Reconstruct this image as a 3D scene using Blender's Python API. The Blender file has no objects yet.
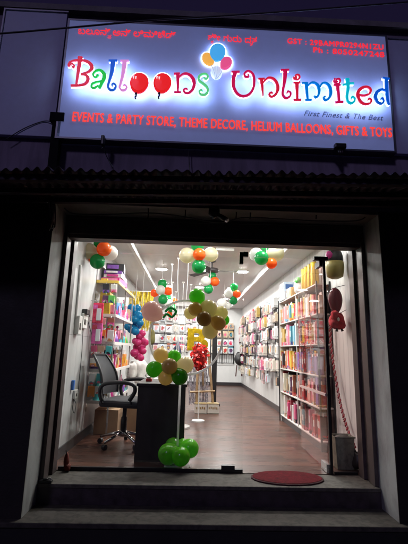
import bpy, math, random
from mathutils import Vector, Matrix
random.seed(7)
R = math.radians
sc = bpy.context.scene
COL = sc.collection

# ------------------------------------------------------------------ camera model (solved from the photograph's lines)
F, PIT, YAW, ROL, DIST, EYE = 383.08, .2022, .0318, .026, 3.726, 1.07   # focal length in pixels of a 408 wide frame
def lin(X, Y, Zd):
    c, s = math.cos(ROL), math.sin(ROL); x = X*c - Y*s; u = X*s + Y*c
    c, s = math.cos(PIT), math.sin(PIT); y = Zd*c - u*s; z = Zd*s + u*c
    c, s = math.cos(YAW), math.sin(YAW); return Vector((x*c + y*s, -x*s + y*c, z))
EYEPT = Vector((0, -DIST, EYE))
def ray(px, py): return lin((px-204)/F, -(py-272)/F, 1)
def at(px, py, Y): d = ray(px, py); return EYEPT + d*((Y-EYEPT.y)/d.y)
def atx(px, py, X): d = ray(px, py); return EYEPT + d*(X/d.x)
def atz(px, py, Z): d = ray(px, py); return EYEPT + d*((Z-EYEPT.z)/d.z)
def mpp(p): return (lin(0, 0, 1).dot(Vector(p)-EYEPT))/F          # metres per pixel at a point

# ------------------------------------------------------------------ materials
def srgb(c):
    return tuple(((v/255)/12.92 if v/255 <= .04045 else ((v/255+.055)/1.055)**2.4) for v in c) + (1,)
MATS = {}
def mat(name, col, rough=.5, metal=0, var=.0, vscale=8, bump=0, bscale=60, coat=0, emit=None, estr=0, spec=.5, sss=0):
    if name in MATS: return MATS[name]
    m = bpy.data.materials.new(name); m.use_nodes = True; MATS[name] = m
    nt = m.node_tree; b = nt.nodes['Principled BSDF']
    col = tuple(col[:3]) + (1,)
    b.inputs['Base Color'].default_value = col
    b.inputs['Roughness'].default_value = rough; b.inputs['Metallic'].default_value = metal
    b.inputs['Coat Weight'].default_value = coat; b.inputs['Specular IOR Level'].default_value = spec
    if sss:
        b.inputs['Subsurface Weight'].default_value = sss; b.inputs['Subsurface Radius'].default_value = (.05, .05, .05); b.inputs['Subsurface Scale'].default_value = .3
    if emit:
        b.inputs['Emission Color'].default_value = tuple(emit[:3]) + (1,); b.inputs['Emission Strength'].default_value = estr
    if var or bump: tc = nt.nodes.new('ShaderNodeTexCoord')
    if var:
        n = nt.nodes.new('ShaderNodeTexNoise'); n.inputs['Scale'].default_value = vscale; n.inputs['Detail'].default_value = 6; n.inputs['Roughness'].default_value = .65
        nt.links.new(tc.outputs['Object'], n.inputs['Vector'])
        mr = nt.nodes.new('ShaderNodeMapRange'); mr.inputs[1].default_value = .3; mr.inputs[2].default_value = .7
        mr.inputs[3].default_value = 1-var; mr.inputs[4].default_value = 1+var*.6
        nt.links.new(n.outputs['Fac'], mr.inputs[0])
        mx = nt.nodes.new('ShaderNodeMix'); mx.data_type = 'RGBA'; mx.blend_type = 'MULTIPLY'; mx.inputs[0].default_value = 1
        mx.inputs[6].default_value = col; nt.links.new(mr.outputs[0], mx.inputs[7]); nt.links.new(mx.outputs[2], b.inputs['Base Color'])
        m2 = nt.nodes.new('ShaderNodeMapRange'); m2.inputs[1].default_value = .3; m2.inputs[2].default_value = .7
        m2.inputs[3].default_value = max(.03, rough-.12); m2.inputs[4].default_value = min(1, rough+.12)
        nt.links.new(n.outputs['Fac'], m2.inputs[0]); nt.links.new(m2.outputs[0], b.inputs['Roughness'])
    if bump:
        n = nt.nodes.new('ShaderNodeTexNoise'); n.inputs['Scale'].default_value = bscale; n.inputs['Detail'].default_value = 4
        nt.links.new(tc.outputs['Object'], n.inputs['Vector'])
        bp = nt.nodes.new('ShaderNodeBump'); bp.inputs['Strength'].default_value = bump; bp.inputs['Distance'].default_value = .01
        nt.links.new(n.outputs['Fac'], bp.inputs['Height']); nt.links.new(bp.outputs[0], b.inputs['Normal'])
    return m
def emitter(name, col, s):
    return mat(name, (.8, .8, .8), .6, emit=col, estr=s)

def wood_floor():
    m = bpy.data.materials.new('brown laminate planks'); m.use_nodes = True; nt = m.node_tree; b = nt.nodes['Principled BSDF']
    L = nt.links.new
    tc = nt.nodes.new('ShaderNodeTexCoord')
    mp = nt.nodes.new('ShaderNodeMapping'); mp.inputs['Rotation'].default_value = (0, 0, 0)
    L(tc.outputs['Object'], mp.inputs['Vector'])
    br = nt.nodes.new('ShaderNodeTexBrick'); br.inputs['Scale'].default_value = 1; br.inputs['Brick Width'].default_value = .62; br.inputs['Row Height'].default_value = .125
    br.inputs['Mortar Size'].default_value = .0016; br.offset = .37; br.inputs['Bias'].default_value = 0
    br.inputs['Color1'].default_value = (.045, .019, .013, 1); br.inputs['Color2'].default_value = (.118, .050, .033, 1); br.inputs['Mortar'].default_value = (.03, .015, .012, 1)
    L(mp.outputs[0], br.inputs['Vector'])
    mp2 = nt.nodes.new('ShaderNodeMapping'); mp2.inputs['Scale'].default_value = (1.6, 26, 1); L(tc.outputs['Object'], mp2.inputs['Vector'])
    n = nt.nodes.new('ShaderNodeTexNoise'); n.inputs['Scale'].default_value = 2.2; n.inputs['Detail'].default_value = 8; n.inputs['Distortion'].default_value = .15; L(mp2.outputs[0], n.inputs['Vector'])
    mr = nt.nodes.new('ShaderNodeMapRange'); mr.inputs[1].default_value = .3; mr.inputs[2].default_value = .7; mr.inputs[3].default_value = .6; mr.inputs[4].default_value = 1.3; L(n.outputs['Fac'], mr.inputs[0])
    mx = nt.nodes.new('ShaderNodeMix'); mx.data_type = 'RGBA'; mx.blend_type = 'MULTIPLY'; mx.inputs[0].default_value = 1
    L(br.outputs['Color'], mx.inputs[6]); L(mr.outputs[0], mx.inputs[7]); L(mx.outputs[2], b.inputs['Base Color'])
    n2 = nt.nodes.new('ShaderNodeTexNoise'); n2.inputs['Scale'].default_value = 3; n2.inputs['Detail'].default_value = 5; L(tc.outputs['Object'], n2.inputs['Vector'])
    m2 = nt.nodes.new('ShaderNodeMapRange'); m2.inputs[1].default_value = .3; m2.inputs[2].default_value = .7; m2.inputs[3].default_value = .25; m2.inputs[4].default_value = .38; L(n.outputs['Fac'], m2.inputs[0]); L(m2.outputs[0], b.inputs['Roughness'])
    bp = nt.nodes.new('ShaderNodeBump'); bp.inputs['Strength'].default_value = .25; bp.inputs['Distance'].default_value = .004; L(br.outputs['Fac'], bp.inputs['Height']); bp.invert = True; L(bp.outputs[0], b.inputs['Normal'])
    return m

def streaked_wall(name, col, dark, axis_scale, rough=.35, amount=.5, tile=None):
    """white tile / marble with soft streaks; axis_scale stretches the noise; tile = (width, height) draws faint joints"""
    m = bpy.data.materials.new(name); m.use_nodes = True; nt = m.node_tree; b = nt.nodes['Principled BSDF']; L = nt.links.new
    b.inputs['Roughness'].default_value = rough
    tc = nt.nodes.new('ShaderNodeTexCoord'); mp = nt.nodes.new('ShaderNodeMapping'); mp.inputs['Scale'].default_value = axis_scale
    L(tc.outputs['Object'], mp.inputs['Vector'])
    n = nt.nodes.new('ShaderNodeTexNoise'); n.inputs['Scale'].default_value = 2; n.inputs['Detail'].default_value = 8; n.inputs['Roughness'].default_value = .65; n.inputs['Distortion'].default_value = .6
    L(mp.outputs[0], n.inputs['Vector'])
    mr = nt.nodes.new('ShaderNodeMapRange'); mr.inputs[1].default_value = .42; mr.inputs[2].default_value = .72; mr.inputs[4].default_value = amount; L(n.outputs['Fac'], mr.inputs[0])
    mx = nt.nodes.new('ShaderNodeMix'); mx.data_type = 'RGBA'; mx.inputs[6].default_value = tuple(col)+(1,); mx.inputs[7].default_value = tuple(dark)+(1,)
    L(mr.outputs[0], mx.inputs[0]); out = mx.outputs[2]
    if tile:
        sp = nt.nodes.new('ShaderNodeSeparateXYZ'); L(tc.outputs['Object'], sp.inputs[0])
        cb = nt.nodes.new('ShaderNodeCombineXYZ'); ad = nt.nodes.new('ShaderNodeMath'); L(sp.outputs[0], ad.inputs[0]); L(sp.outputs[1], ad.inputs[1])
        L(ad.outputs[0], cb.inputs[0]); L(sp.outputs[2], cb.inputs[1])
        br = nt.nodes.new('ShaderNodeTexBrick'); br.inputs['Scale'].default_value = 1; br.inputs['Brick Width'].default_value = tile[0]; br.inputs['Row Height'].default_value = tile[1]; br.offset = 0
        br.inputs['Mortar Size'].default_value = .003; br.inputs['Color1'].default_value = (1, 1, 1, 1); br.inputs['Color2'].default_value = (.93, .93, .93, 1); br.inputs['Mortar'].default_value = (.45, .45, .45, 1)
        L(cb.outputs[0], br.inputs['Vector'])
        m3 = nt.nodes.new('ShaderNodeMix'); m3.data_type = 'RGBA'; m3.blend_type = 'MULTIPLY'; m3.inputs[0].default_value = 1
        L(out, m3.inputs[6]); L(br.outputs['Color'], m3.inputs[7]); out = m3.outputs[2]
    L(out, b.inputs['Base Color'])
    return m

def glass_mat(name, tint=(1, 1, 1), gl=1.0):
    m = bpy.data.materials.new(name); m.use_nodes = True; nt = m.node_tree; nt.nodes.remove(nt.nodes['Principled BSDF']); L = nt.links.new
    t = nt.nodes.new('ShaderNodeBsdfTransparent'); t.inputs[0].default_value = tuple(tint)+(1,)
    g = nt.nodes.new('ShaderNodeBsdfGlossy'); g.inputs['Roughness'].default_value = .02; g.inputs[0].default_value = (gl, gl, gl, 1)
    lw = nt.nodes.new('ShaderNodeLayerWeight'); lw.inputs[0].default_value = .5
    pw = nt.nodes.new('ShaderNodeMath'); pw.operation = 'POWER'; pw.inputs[1].default_value = 5; L(lw.outputs['Facing'], pw.inputs[0])
    fr = nt.nodes.new('ShaderNodeMath'); fr.operation = 'MULTIPLY_ADD'; fr.inputs[1].default_value = .75; fr.inputs[2].default_value = .035; L(pw.outputs[0], fr.inputs[0])
    mx = nt.nodes.new('ShaderNodeMixShader'); L(fr.outputs[0], mx.inputs[0]); L(t.outputs[0], mx.inputs[1]); L(g.outputs[0], mx.inputs[2])
    df = nt.nodes.new('ShaderNodeBsdfDiffuse'); df.inputs[0].default_value = (.5, .5, .5, 1); tc = nt.nodes.new('ShaderNodeTexCoord')
    mp = nt.nodes.new('ShaderNodeMapping'); mp.inputs['Scale'].default_value = (1, 1, .45); mp.inputs['Rotation'].default_value = (0, .5, .3); L(tc.outputs['Object'], mp.inputs[0])
    n = nt.nodes.new('ShaderNodeTexNoise'); n.inputs['Scale'].default_value = 9; n.inputs['Detail'].default_value = 8; L(mp.outputs[0], n.inputs['Vector'])
    mr = nt.nodes.new('ShaderNodeMapRange'); mr.inputs[1].default_value = .5; mr.inputs[2].default_value = .8; mr.inputs[4].default_value = .035; L(n.outputs['Fac'], mr.inputs[0])
    m2 = nt.nodes.new('ShaderNodeMixShader'); L(mr.outputs[0], m2.inputs[0]); L(mx.outputs[0], m2.inputs[1]); L(df.outputs[0], m2.inputs[2])
    L(m2.outputs[0], nt.nodes['Material Output'].inputs[0]); return m

def print_mat(name, card, axis, seed, size=1.0):
    """a printed pack: coloured header, an irregular picture in the middle, small lines of print below; colours differ per object"""
    if name in MATS: return MATS[name]
    m = bpy.data.materials.new(name); m.use_nodes = True; MATS[name] = m; nt = m.node_tree; b = nt.nodes['Principled BSDF']; L = nt.links.new; N = nt.nodes.new
    b.inputs['Roughness'].default_value = .28
    tc = N('ShaderNodeTexCoord'); sp = N('ShaderNodeSeparateXYZ'); L(tc.outputs['Object'], sp.inputs[0]); oi = N('ShaderNodeObjectInfo')
    def math_(op, a, b_=None, c=None):
        n = N('ShaderNodeMath'); n.operation = op
        for i, v in enumerate((a, b_, c)):
            if v is None: continue
            if isinstance(v, (int, float)): n.inputs[i].default_value = v
            else: L(v, n.inputs[i])
        return n.outputs[0]
    rn = oi.outputs['Random']; h = sp.outputs[axis]; z = sp.outputs[2]
    def rnd_(k): return math_('FRACT', math_('MULTIPLY', rn, k))
    def ramp(f, cols):
        cr = N('ShaderNodeValToRGB'); cr.color_ramp.interpolation = 'CONSTANT'; e = cr.color_ramp.elements
        e[0].position = 0; e[0].color = tuple(cols[0])+(1,); e[1].position = 1/len(cols); e[1].color = tuple(cols[1])+(1,)
        for i in range(2, len(cols)): q = e.new(i/len(cols)); q.color = tuple(cols[i])+(1,)
        L(f, cr.inputs[0]); return cr.outputs[0]
    def mixc(f, a, c):
        n = N('ShaderNodeMix'); n.data_type = 'RGBA'; L(f, n.inputs[0]); 
        if isinstance(a, tuple): n.inputs[6].default_value = a+(1,)
        else: L(a, n.inputs[6])
        if isinstance(c, tuple): n.inputs[7].default_value = c+(1,)
        else: L(c, n.inputs[7])
        return n.outputs[2]
    pal = [(.02, .02, .025), (.62, .10, .22), (.50, .32, .08), (.72, .70, .66), (.30, .10, .06), (.06, .25, .32), (.74, .38, .40), (.45, .30, .20), (.10, .04, .10), (.60, .03, .04)]
    random.Random(seed).shuffle(pal)
    ad = N('ShaderNodeVectorMath'); ad.operation = 'MULTIPLY_ADD'; L(rn, ad.inputs[0]); ad.inputs[1].default_value = (37, 19+seed, 23); L(tc.outputs['Object'], ad.inputs[2])
    n1 = N('ShaderNodeTexNoise'); n1.inputs['Scale'].default_value = 26/size; n1.inputs['Detail'].default_value = 3; L(ad.outputs[0], n1.inputs['Vector'])
    n2 = N('ShaderNodeTexNoise'); n2.inputs['Scale'].default_value = 150/size; n2.inputs['Detail'].default_value = 1; L(ad.outputs[0], n2.inputs['Vector'])
    e = math_('ADD', math_('POWER', math_('DIVIDE', h, .055*size), 2), math_('POWER', math_('DIVIDE', math_('ADD', z, .01*size), .07*size), 2))
    e = math_('ADD', e, math_('MULTIPLY', math_('SUBTRACT', n1.outputs['Fac'], .5), 3.2))
    pic = math_('LESS_THAN', e, .9); core = math_('LESS_THAN', e, .35)
    head = math_('GREATER_THAN', z, .072*size)
    prt = math_('MULTIPLY', math_('MULTIPLY', math_('LESS_THAN', z, -.072*size), math_('GREATER_THAN', z, -.1*size)), math_('GREATER_THAN', n2.outputs['Fac'], .53))
    c = mixc(pic, tuple(card), ramp(rn, pal)); c = mixc(core, c, ramp(rnd_(7.3), pal[::-1]))
    c = mixc(math_('MULTIPLY', head, math_('GREATER_THAN', rnd_(3.7), .45)), c, ramp(rnd_(13.1), pal[3:]+pal[:3])); c = mixc(prt, c, (.05, .05, .06))
    L(c, b.inputs['Base Color']); return m

def packet_mat(name, card, tones, seed):
    """a printed card with a window of mixed colours, different on each packet"""
    m = bpy.data.materials.new(name); m.use_nodes = True; nt = m.node_tree; b = nt.nodes['Principled BSDF']; L = nt.links.new
    b.inputs['Roughness'].default_value = .3
    tc = nt.nodes.new('ShaderNodeTexCoord'); oi = nt.nodes.new('ShaderNodeObjectInfo')
    ad = nt.nodes.new('ShaderNodeVectorMath'); ad.operation = 'MULTIPLY_ADD'
    L(oi.outputs['Random'], ad.inputs[0]); ad.inputs[1].default_value = (31+seed, 17, 23); L(tc.outputs['Object'], ad.inputs[2])
    n = nt.nodes.new('ShaderNodeTexNoise'); n.inputs['Scale'].default_value = 8; n.inputs['Detail'].default_value = 1.5; L(ad.outputs[0], n.inputs['Vector'])
    cr = nt.nodes.new('ShaderNodeValToRGB'); cr.color_ramp.interpolation = 'CONSTANT'
    els = cr.color_ramp.elements; els[0].position = 0; els[0].color = tuple(card)+(1,); els[1].position = .52; els[1].color = tuple(tones[0])+(1,)
    e = els.new(.58); e.color = tuple(tones[1])+(1,); e = els.new(.66); e.color = tuple(card)+(1,); e = els.new(.38); e.color = tuple(tones[2])+(1,); e = els.new(.45); e.color = tuple(card)+(1,)
    L(n.outputs['Fac'], cr.inputs[0]); 
    hs = nt.nodes.new('ShaderNodeHueSaturation'); mr = nt.nodes.new('ShaderNodeMapRange'); mr.inputs[3].default_value = .7; mr.inputs[4].default_value = 1.1; L(oi.outputs['Random'], mr.inputs[0]); L(mr.outputs[0], hs.inputs['Value'])
    L(cr.outputs[0], hs.inputs['Color']); L(hs.outputs[0], b.inputs['Base Color'])
    return m

# ------------------------------------------------------------------ mesh building
class MB:
    def __init__(s): s.v = []; s.f = []
    def add(s, vs, fs):
        n = len(s.v); s.v += [tuple(p) for p in vs]; s.f += [tuple(i+n for i in f) for f in fs]; return s
    def box(s, x0, x1, y0, y1, z0, z1, M=None):
        vs = [Vector(p) for p in ((x0,y0,z0),(x1,y0,z0),(x1,y1,z0),(x0,y1,z0),(x0,y0,z1),(x1,y0,z1),(x1,y1,z1),(x0,y1,z1))]
        if M: vs = [M @ p for p in vs]
        return s.add(vs, [(0,3,2,1),(4,5,6,7),(0,1,5,4),(1,2,6,5),(2,3,7,6),(3,0,4,7)])
    def cbox(s, c, d, rz=0, rx=0, ry=0):
        M = Matrix.Translation(Vector(c)) @ Matrix.Rotation(rz, 4, 'Z') @ Matrix.Rotation(ry, 4, 'Y') @ Matrix.Rotation(rx, 4, 'X')
        a, b, e = d[0]/2, d[1]/2, d[2]/2
        return s.box(-a, a, -b, b, -e, e, M)
    def tube(s, pts, r, seg=8, closed=False):
        pts = [Vector(p) for p in pts]; n = len(pts)
        rr = r if isinstance(r, (list, tuple)) else [r]*n
        vs = []; fs = []; prev = None
        for i, p in enumerate(pts):
            if closed: t = pts[(i+1) % n]-pts[i-1]
            else: t = pts[min(i+1, n-1)]-pts[max(i-1, 0)]
            if t.length < 1e-9: t = Vector((0, 0, 1))
            t.normalize()
            if prev is None:
                a = Vector((0, 0, 1)) if abs(t.z) < .9 else Vector((1, 0, 0)); u = t.cross(a).normalized()
            else:
                u = (prev - t*prev.dot(t)); u = u.normalized() if u.length > 1e-6 else t.orthogonal().normalized()
            prev = u; w = t.cross(u)
            for k in range(seg):
                an = 2*math.pi*k/seg; vs.append(p+(u*math.cos(an)+w*math.sin(an))*rr[i])
        for i in range(n if closed else n-1):
            for k in range(seg):
                a = i*seg+k; b = i*seg+(k+1) % seg; j = (i+1) % n
                fs.append((a, b, j*seg+(k+1) % seg, j*seg+k))
        if not closed:
            fs.append(tuple(range(seg))[::-1]); fs.append(tuple((n-1)*seg+k for k in range(seg)))
        return s.add(vs, fs)
    def lathe(s, prof, c=(0, 0, 0), seg=20, M=None):
        c = Vector(c); vs = []; fs = []
        for r, z in prof:
            for k in range(seg):
                an = 2*math.pi*k/seg; p = Vector((r*math.cos(an), r*math.sin(an), z)); vs.append(c + (M @ p if M else p))
        for i in range(len(prof)-1):
            for k in range(seg):
                a = i*seg+k; b = i*seg+(k+1) % seg; fs.append((a, b, b+seg, a+seg))
        fs.append(tuple(range(seg))[::-1]); fs.append(tuple((len(prof)-1)*seg+k for k in range(seg)))
        return s.add(vs, fs)
    def blob(s, c, rad, seg=16, rings=10, wob=0, rnd=random):
        c = Vector(c); vs = [c+Vector((0, 0, -rad[2]))]; fs = []
        ph = [rnd.uniform(0, 6) for _ in range(4)]
        for i in range(1, rings):
            th = math.pi*i/rings
            for k in range(seg):
                an = 2*math.pi*k/seg
                w = 1+wob*(math.sin(3*an+ph[0]+2*th)+math.sin(5*an+ph[1]-3*th)+math.sin(4*th+ph[2]))/2
                vs.append(c+Vector((rad[0]*math.sin(th)*math.cos(an)*w, rad[1]*math.sin(th)*math.sin(an)*w, -rad[2]*math.cos(th)*w)))
        vs.append(c+Vector((0, 0, rad[2])))
        for k in range(seg): fs.append((0, 1+(k+1) % seg, 1+k))
        for i in range(rings-2):
            for k in range(seg):
                a = 1+i*seg+k; b = 1+i*seg+(k+1) % seg; fs.append((a, b, b+seg, a+seg))
        top = len(vs)-1; o = 1+(rings-2)*seg
        for k in range(seg): fs.append((o+k, o+(k+1) % seg, top))
        return s.add(vs, fs)
    def stroke(s, pts, ws, y, depth):
        """flat ribbon in the x/z plane: pts (x, z), half widths, front at y, going back by depth"""
        n = len(pts); vs = []; fs = []
        for i in range(n):
            a = pts[max(i-1, 0)]; b = pts[min(i+1, n-1)]; t = Vector((b[0]-a[0], b[1]-a[1])); t = t.normalized() if t.length > 1e-9 else Vector((1, 0))
            nx, nz = -t.y, t.x; x, z = pts[i]; w = ws[i]
            for q, yy in ((1, y+depth), (1, y+depth*.25), (.72, y), (-.72, y), (-1, y+depth*.25), (-1, y+depth)):
                vs.append((x+nx*w*q, yy, z+nz*w*q))
        for i in range(n-1):
            for k in range(6): fs.append((i*6+k, i*6+(k+1) % 6, (i+1)*6+(k+1) % 6, (i+1)*6+k))
        fs.append(tuple(range(6))[::-1]); fs.append(tuple((n-1)*6+k for k in range(6)))
        return s.add(vs, fs)
    def build(s, name, m, parent=None, smooth=False, bevel=0, origin=None, kind=None, label=None):
        me = bpy.data.meshes.new(name); vs = s.v
        if parent is not None: off = wloc(parent)
        elif origin is not None: off = Vector(origin)
        else:
            xs, ys, zs = zip(*vs); off = Vector(((min(xs)+max(xs))/2, (min(ys)+max(ys))/2, min(zs)))
        me.from_pydata([tuple(Vector(p)-off) for p in vs], [], s.f); me.update()
        for mm in (m if isinstance(m, (list, tuple)) else [m]): me.materials.append(mm)
        if smooth: me.polygons.foreach_set('use_smooth', [True]*len(me.polygons))
        o = bpy.data.objects.new(name, me); COL.objects.link(o)
        if parent is not None: o.parent = parent
        else: o.location = off
        if bevel:
            b = o.modifiers.new('bevel', 'BEVEL'); b.width = bevel; b.segments = 2; b.limit_method = 'ANGLE'
        if kind: o['kind'] = kind
        if label: o['label'] = label
        return o
def wloc(o):
    v = Vector((0, 0, 0))
    while o is not None: v += o.location; o = o.parent
    return v
def tag(o, label, cat, group=None, kind=None):
    o['label'] = label; o['category'] = cat
    if group: o['group'] = group
    if kind: o['kind'] = kind
    return o
def thing(name, label, cat, loc=(0, 0, 0), group=None):
    o = bpy.data.objects.new(name, None); COL.objects.link(o); o.location = loc; o.empty_display_size = .1
    return tag(o, label, cat, group)
def dup(root, delta, label):
    r = root.copy(); COL.objects.link(r); r.location = root.location + Vector(delta); r['label'] = label
    for ch in list(root.children):
        c = ch.copy(); COL.objects.link(c); c.parent = r
        for g in list(ch.children):
            d = g.copy(); COL.objects.link(d); d.parent = c
    return r
def catmull(P, k=7):
    if len(P) < 3: return [tuple(P[0][i]+(P[1][i]-P[0][i])*t/k for i in range(len(P[0]))) for t in range(k+1)]
    out = []
    for i in range(len(P)-1):
        a, b, c, d = P[max(i-1, 0)], P[i], P[i+1], P[min(i+2, len(P)-1)]
        for t in range(k):
            t /= k
            out.append(tuple(.5*((2*q)+(-p+r)*t+(2*p-5*q+4*r-s)*t*t+(-p+3*q-3*r+s)*t**3) for p, q, r, s in zip(a, b, c, d)))
    out.append(tuple(P[-1])); return out
ORD = ['first', 'second', 'third', 'fourth', 'fifth', 'sixth', 'seventh', 'eighth', 'ninth', 'tenth', 'eleventh', 'twelfth', 'thirteenth', 'fourteenth', 'fifteenth', 'sixteenth', 'seventeenth', 'eighteenth', 'nineteenth', 'twentieth', 'twenty-first', 'twenty-second', 'twenty-third', 'twenty-fourth', 'twenty-fifth', 'twenty-sixth', 'twenty-seventh', 'twenty-eighth', 'twenty-ninth', 'thirtieth']

# ------------------------------------------------------------------ shared materials
M_plaster = streaked_wall('stained violet plaster', (.25, .205, .30), (.11, .09, .13), (3, 3, .5), .85, .8)
M_panelgrey = mat('weathered grey board', (.50, .52, .76), .6, var=.18, vscale=2.5)
M_pillar = mat('unlit pillar tone', (.018, .014, .013), .7, var=.4, vscale=6, bump=.2)
M_reveal = streaked_wall('white washed reveal plaster', (.36, .375, .375), (.17, .16, .155), (2.5, 2.5, .9), .75, .85)
M_soffit = mat('dim soffit plaster', (.21, .19, .185), .8, var=.4, vscale=5)  # darker than the reveals: the soffit's dimness is put into its colour
M_shutter = mat('dark brown shutter steel', (.085, .066, .064), .5, .1, var=.35, vscale=12)
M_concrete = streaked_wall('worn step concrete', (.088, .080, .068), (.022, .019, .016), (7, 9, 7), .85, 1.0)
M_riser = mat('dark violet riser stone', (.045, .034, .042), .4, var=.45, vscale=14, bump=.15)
M_black = mat('black plastic', (.012, .012, .013), .4)
M_blackmetal = mat('black painted metal', (.014, .014, .016), .35, .2)
M_steel = mat('brushed steel', (.55, .55, .55), .3, .9, var=.1)
M_chrome = mat('chrome', (.7, .7, .7), .12, 1)
M_white = mat('white plastic', (.72, .72, .70), .4, var=.05)
M_awning = mat('corrugated sheet steel', (.065, .052, .070), .85, 0, var=.4, vscale=4, spec=.1)
M_post = mat('dull black paint', (.012, .011, .013), .9, spec=.05)
M_cable = mat('black cable', (.012, .012, .014), .5)
M_glass = glass_mat('clear shop glass', (.985, .99, .985))

# ------------------------------------------------------------------ SETTING: ground, floor, interior shell
XL, XR, YB, ZC = -1.25, 1.68, 8.9, 2.62
MB().box(-40, 40, -60, -.66, -.36, -.33).build('road', mat('night asphalt', (.045, .043, .045), .8, var=.3, vscale=4, bump=.4, bscale=90), kind='structure')
MB().box(XL-.2, XR+.2, 0.0, YB+.1, -.30, 0).build('floor', wood_floor(), kind='structure', origin=(0, 0, 0))
M_lwall = streaked_wall('white marble tile', (.56, .575, .575), (.34, .345, .35), (3, 1.2, .5), .3, .7, tile=(.6, 1.2))
M_rwall = streaked_wall('white vertical panelling', (.72, .72, .70), (.50, .50, .51), (3, 5, .3), .4, .6, tile=(.12, 4))
M_bwall = mat('white wall paint', (.70, .71, .71), .6, var=.05)
M_ceil = mat('satin ceiling paint', (.70, .68, .67), .4, var=.04, vscale=1.5)
M_skirt = mat('dark skirting tile', (.03, .027, .03), .3)
MB().box(XL-.12, XL, .02, YB, 0, ZC+.1).build('left_wall', M_lwall, kind='structure', origin=(0, 0, 0))
MB().box(XR, XR+.12, .02, YB, 0, ZC+.1).build('right_wall', M_rwall, kind='structure', origin=(0, 0, 0))
MB().box(XL-.12, XR+.12, YB, YB+.12, 0, ZC+.1).build('back_wall', M_bwall, kind='structure')
MB().box(XL-.12, XR+.12, -.02, YB+.12, ZC, ZC+.1).build('ceiling', M_ceil, kind='structure')
for x0, x1, nm in ((XL, -.88, 'ceiling_soffit'), (1.33, XR, 'ceiling_soffit')):
    MB().box(x0, x1, .04, YB, 2.46, ZC-.002).build(nm, M_ceil, kind='structure')
MB().box(-.88, 1.33, YB-.35, YB, 2.46, ZC-.002).build('ceiling_soffit', M_ceil, kind='structure')
M_cove = mat('white cove trim', (.82, .82, .80), .4)
MB().box(-.882, -.83, .05, YB-.35, 2.447, 2.50).build('ceiling_cove', M_cove, kind='structure')
MB().box(1.28, 1.332, .05, YB-.35, 2.447, 2.50).build('ceiling_cove', M_cove, kind='structure')
MB().box(XL, XL+.014, .03, YB, .001, .10).build('wall_skirting', M_skirt, kind='structure')
MB().box(XR-.014, XR, .03, YB, .001, .10).build('wall_skirting', M_skirt, kind='structure')
MB().box(XL+.014, XR-.014, YB-.014, YB, .001, .10).build('wall_skirting', M_skirt, kind='structure')

# ------------------------------------------------------------------ BUILDING FRONT
XLO, XRO = -1.183, 1.612
YF = -.60
HZ = at(215, 242.6, -.285).z+.035
bld = thing('shop_building', 'dark shop front with pale recessed doorway and grey upper wall', 'building', (0, YF, -.33))
MB().box(-4.2, 5.2, YF, -.02, 2.30, 4.16).build('upper_wall', M_plaster, bld)
MB().box(-4.2, 5.2, YF-.06, YF+.2, 4.16, 4.22).build('parapet_coping', mat('stained coping', (.20, .18, .20), .8, var=.4), bld)
# pillars: pale reveal block; front skin carries the unlit street side's darkness in its colour
for x0, x1, xi, xo in ((-4.2, XLO, XLO, -4.2), (XRO, 5.2, XRO, 5.2)):
    MB().box(x0, x1, YF+.004, .02, -.33, 2.298).build('pillar', M_reveal, bld, label='pale doorway pillar with its unlit street face coloured dark')
    MB().box(x0, x1, YF-.004, YF+.003, -.33, 2.297).build('unlit_pillar_skin', M_pillar, bld)
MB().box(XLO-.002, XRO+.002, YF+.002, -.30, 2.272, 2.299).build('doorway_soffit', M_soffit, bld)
MB().box(XL-.12, XR+.12, -.018, .02, HZ+.02, ZC+.1).build('inner_lintel', M_bwall, bld)

shut = thing('rolling_shutter', 'dark brown rolled-up shutter hood and side rails framing the doorway', 'shutter', (0, -.15, 0))
MB().box(XLO, XRO, -.30, -.022, HZ, 2.270).build('hood', M_shutter, shut, bevel=.006)
MB().box(XLO+.03, XRO-.03, -.285, -.20, HZ-.035, HZ-.001).build('bottom_slat', M_shutter, shut)
for sx, x in ((1, XLO), (-1, XRO)):
    mb = MB()
    for y0, y1, w in ((-.31, -.20, .035), (-.196, -.13, .018), (-.126, -.02, .045)):
        a, b = sorted((x, x+sx*w)); mb.box(a, b, y0, y1, -.002, HZ-.001)
    mb.build('guide_rail', M_shutter, shut, bevel=.003)
p = at(46, 479.5, -.33)
lk = thing('shutter_lock', 'small black lock hasp on the step at the foot of the left shutter rail', 'lock', (p.x, p.y, 0))
MB().box(p.x-.05, p.x+.05, -.35, -.31, 0, .02).box(p.x-.02, p.x+.015, -.345, -.325, .02, .035).build('hasp', M_blackmetal, lk, bevel=.003)
MB().tube([(p.x+.03+.012*math.cos(a), -.335, .02+.016*math.sin(a)) for a in [i*math.pi/8 for i in range(9)]], .004, 6).build('shackle', M_steel, lk)

# steps
st = thing('entrance_step', 'upper concrete step with dark violet riser at the shop door', 'step', (.2, -.17, -.157))
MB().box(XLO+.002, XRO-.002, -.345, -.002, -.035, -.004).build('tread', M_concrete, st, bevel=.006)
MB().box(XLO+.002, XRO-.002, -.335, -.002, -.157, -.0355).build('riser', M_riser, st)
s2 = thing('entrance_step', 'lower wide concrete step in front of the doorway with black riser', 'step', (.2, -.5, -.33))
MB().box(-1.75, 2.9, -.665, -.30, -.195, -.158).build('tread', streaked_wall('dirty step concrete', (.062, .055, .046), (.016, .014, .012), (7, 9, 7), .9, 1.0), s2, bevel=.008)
MB().box(-1.72, 2.87, -.645, -.30, -.329, -.1955).build('riser', mat('black riser', (.012, .011, .012), .7, var=.4), s2)

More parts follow.
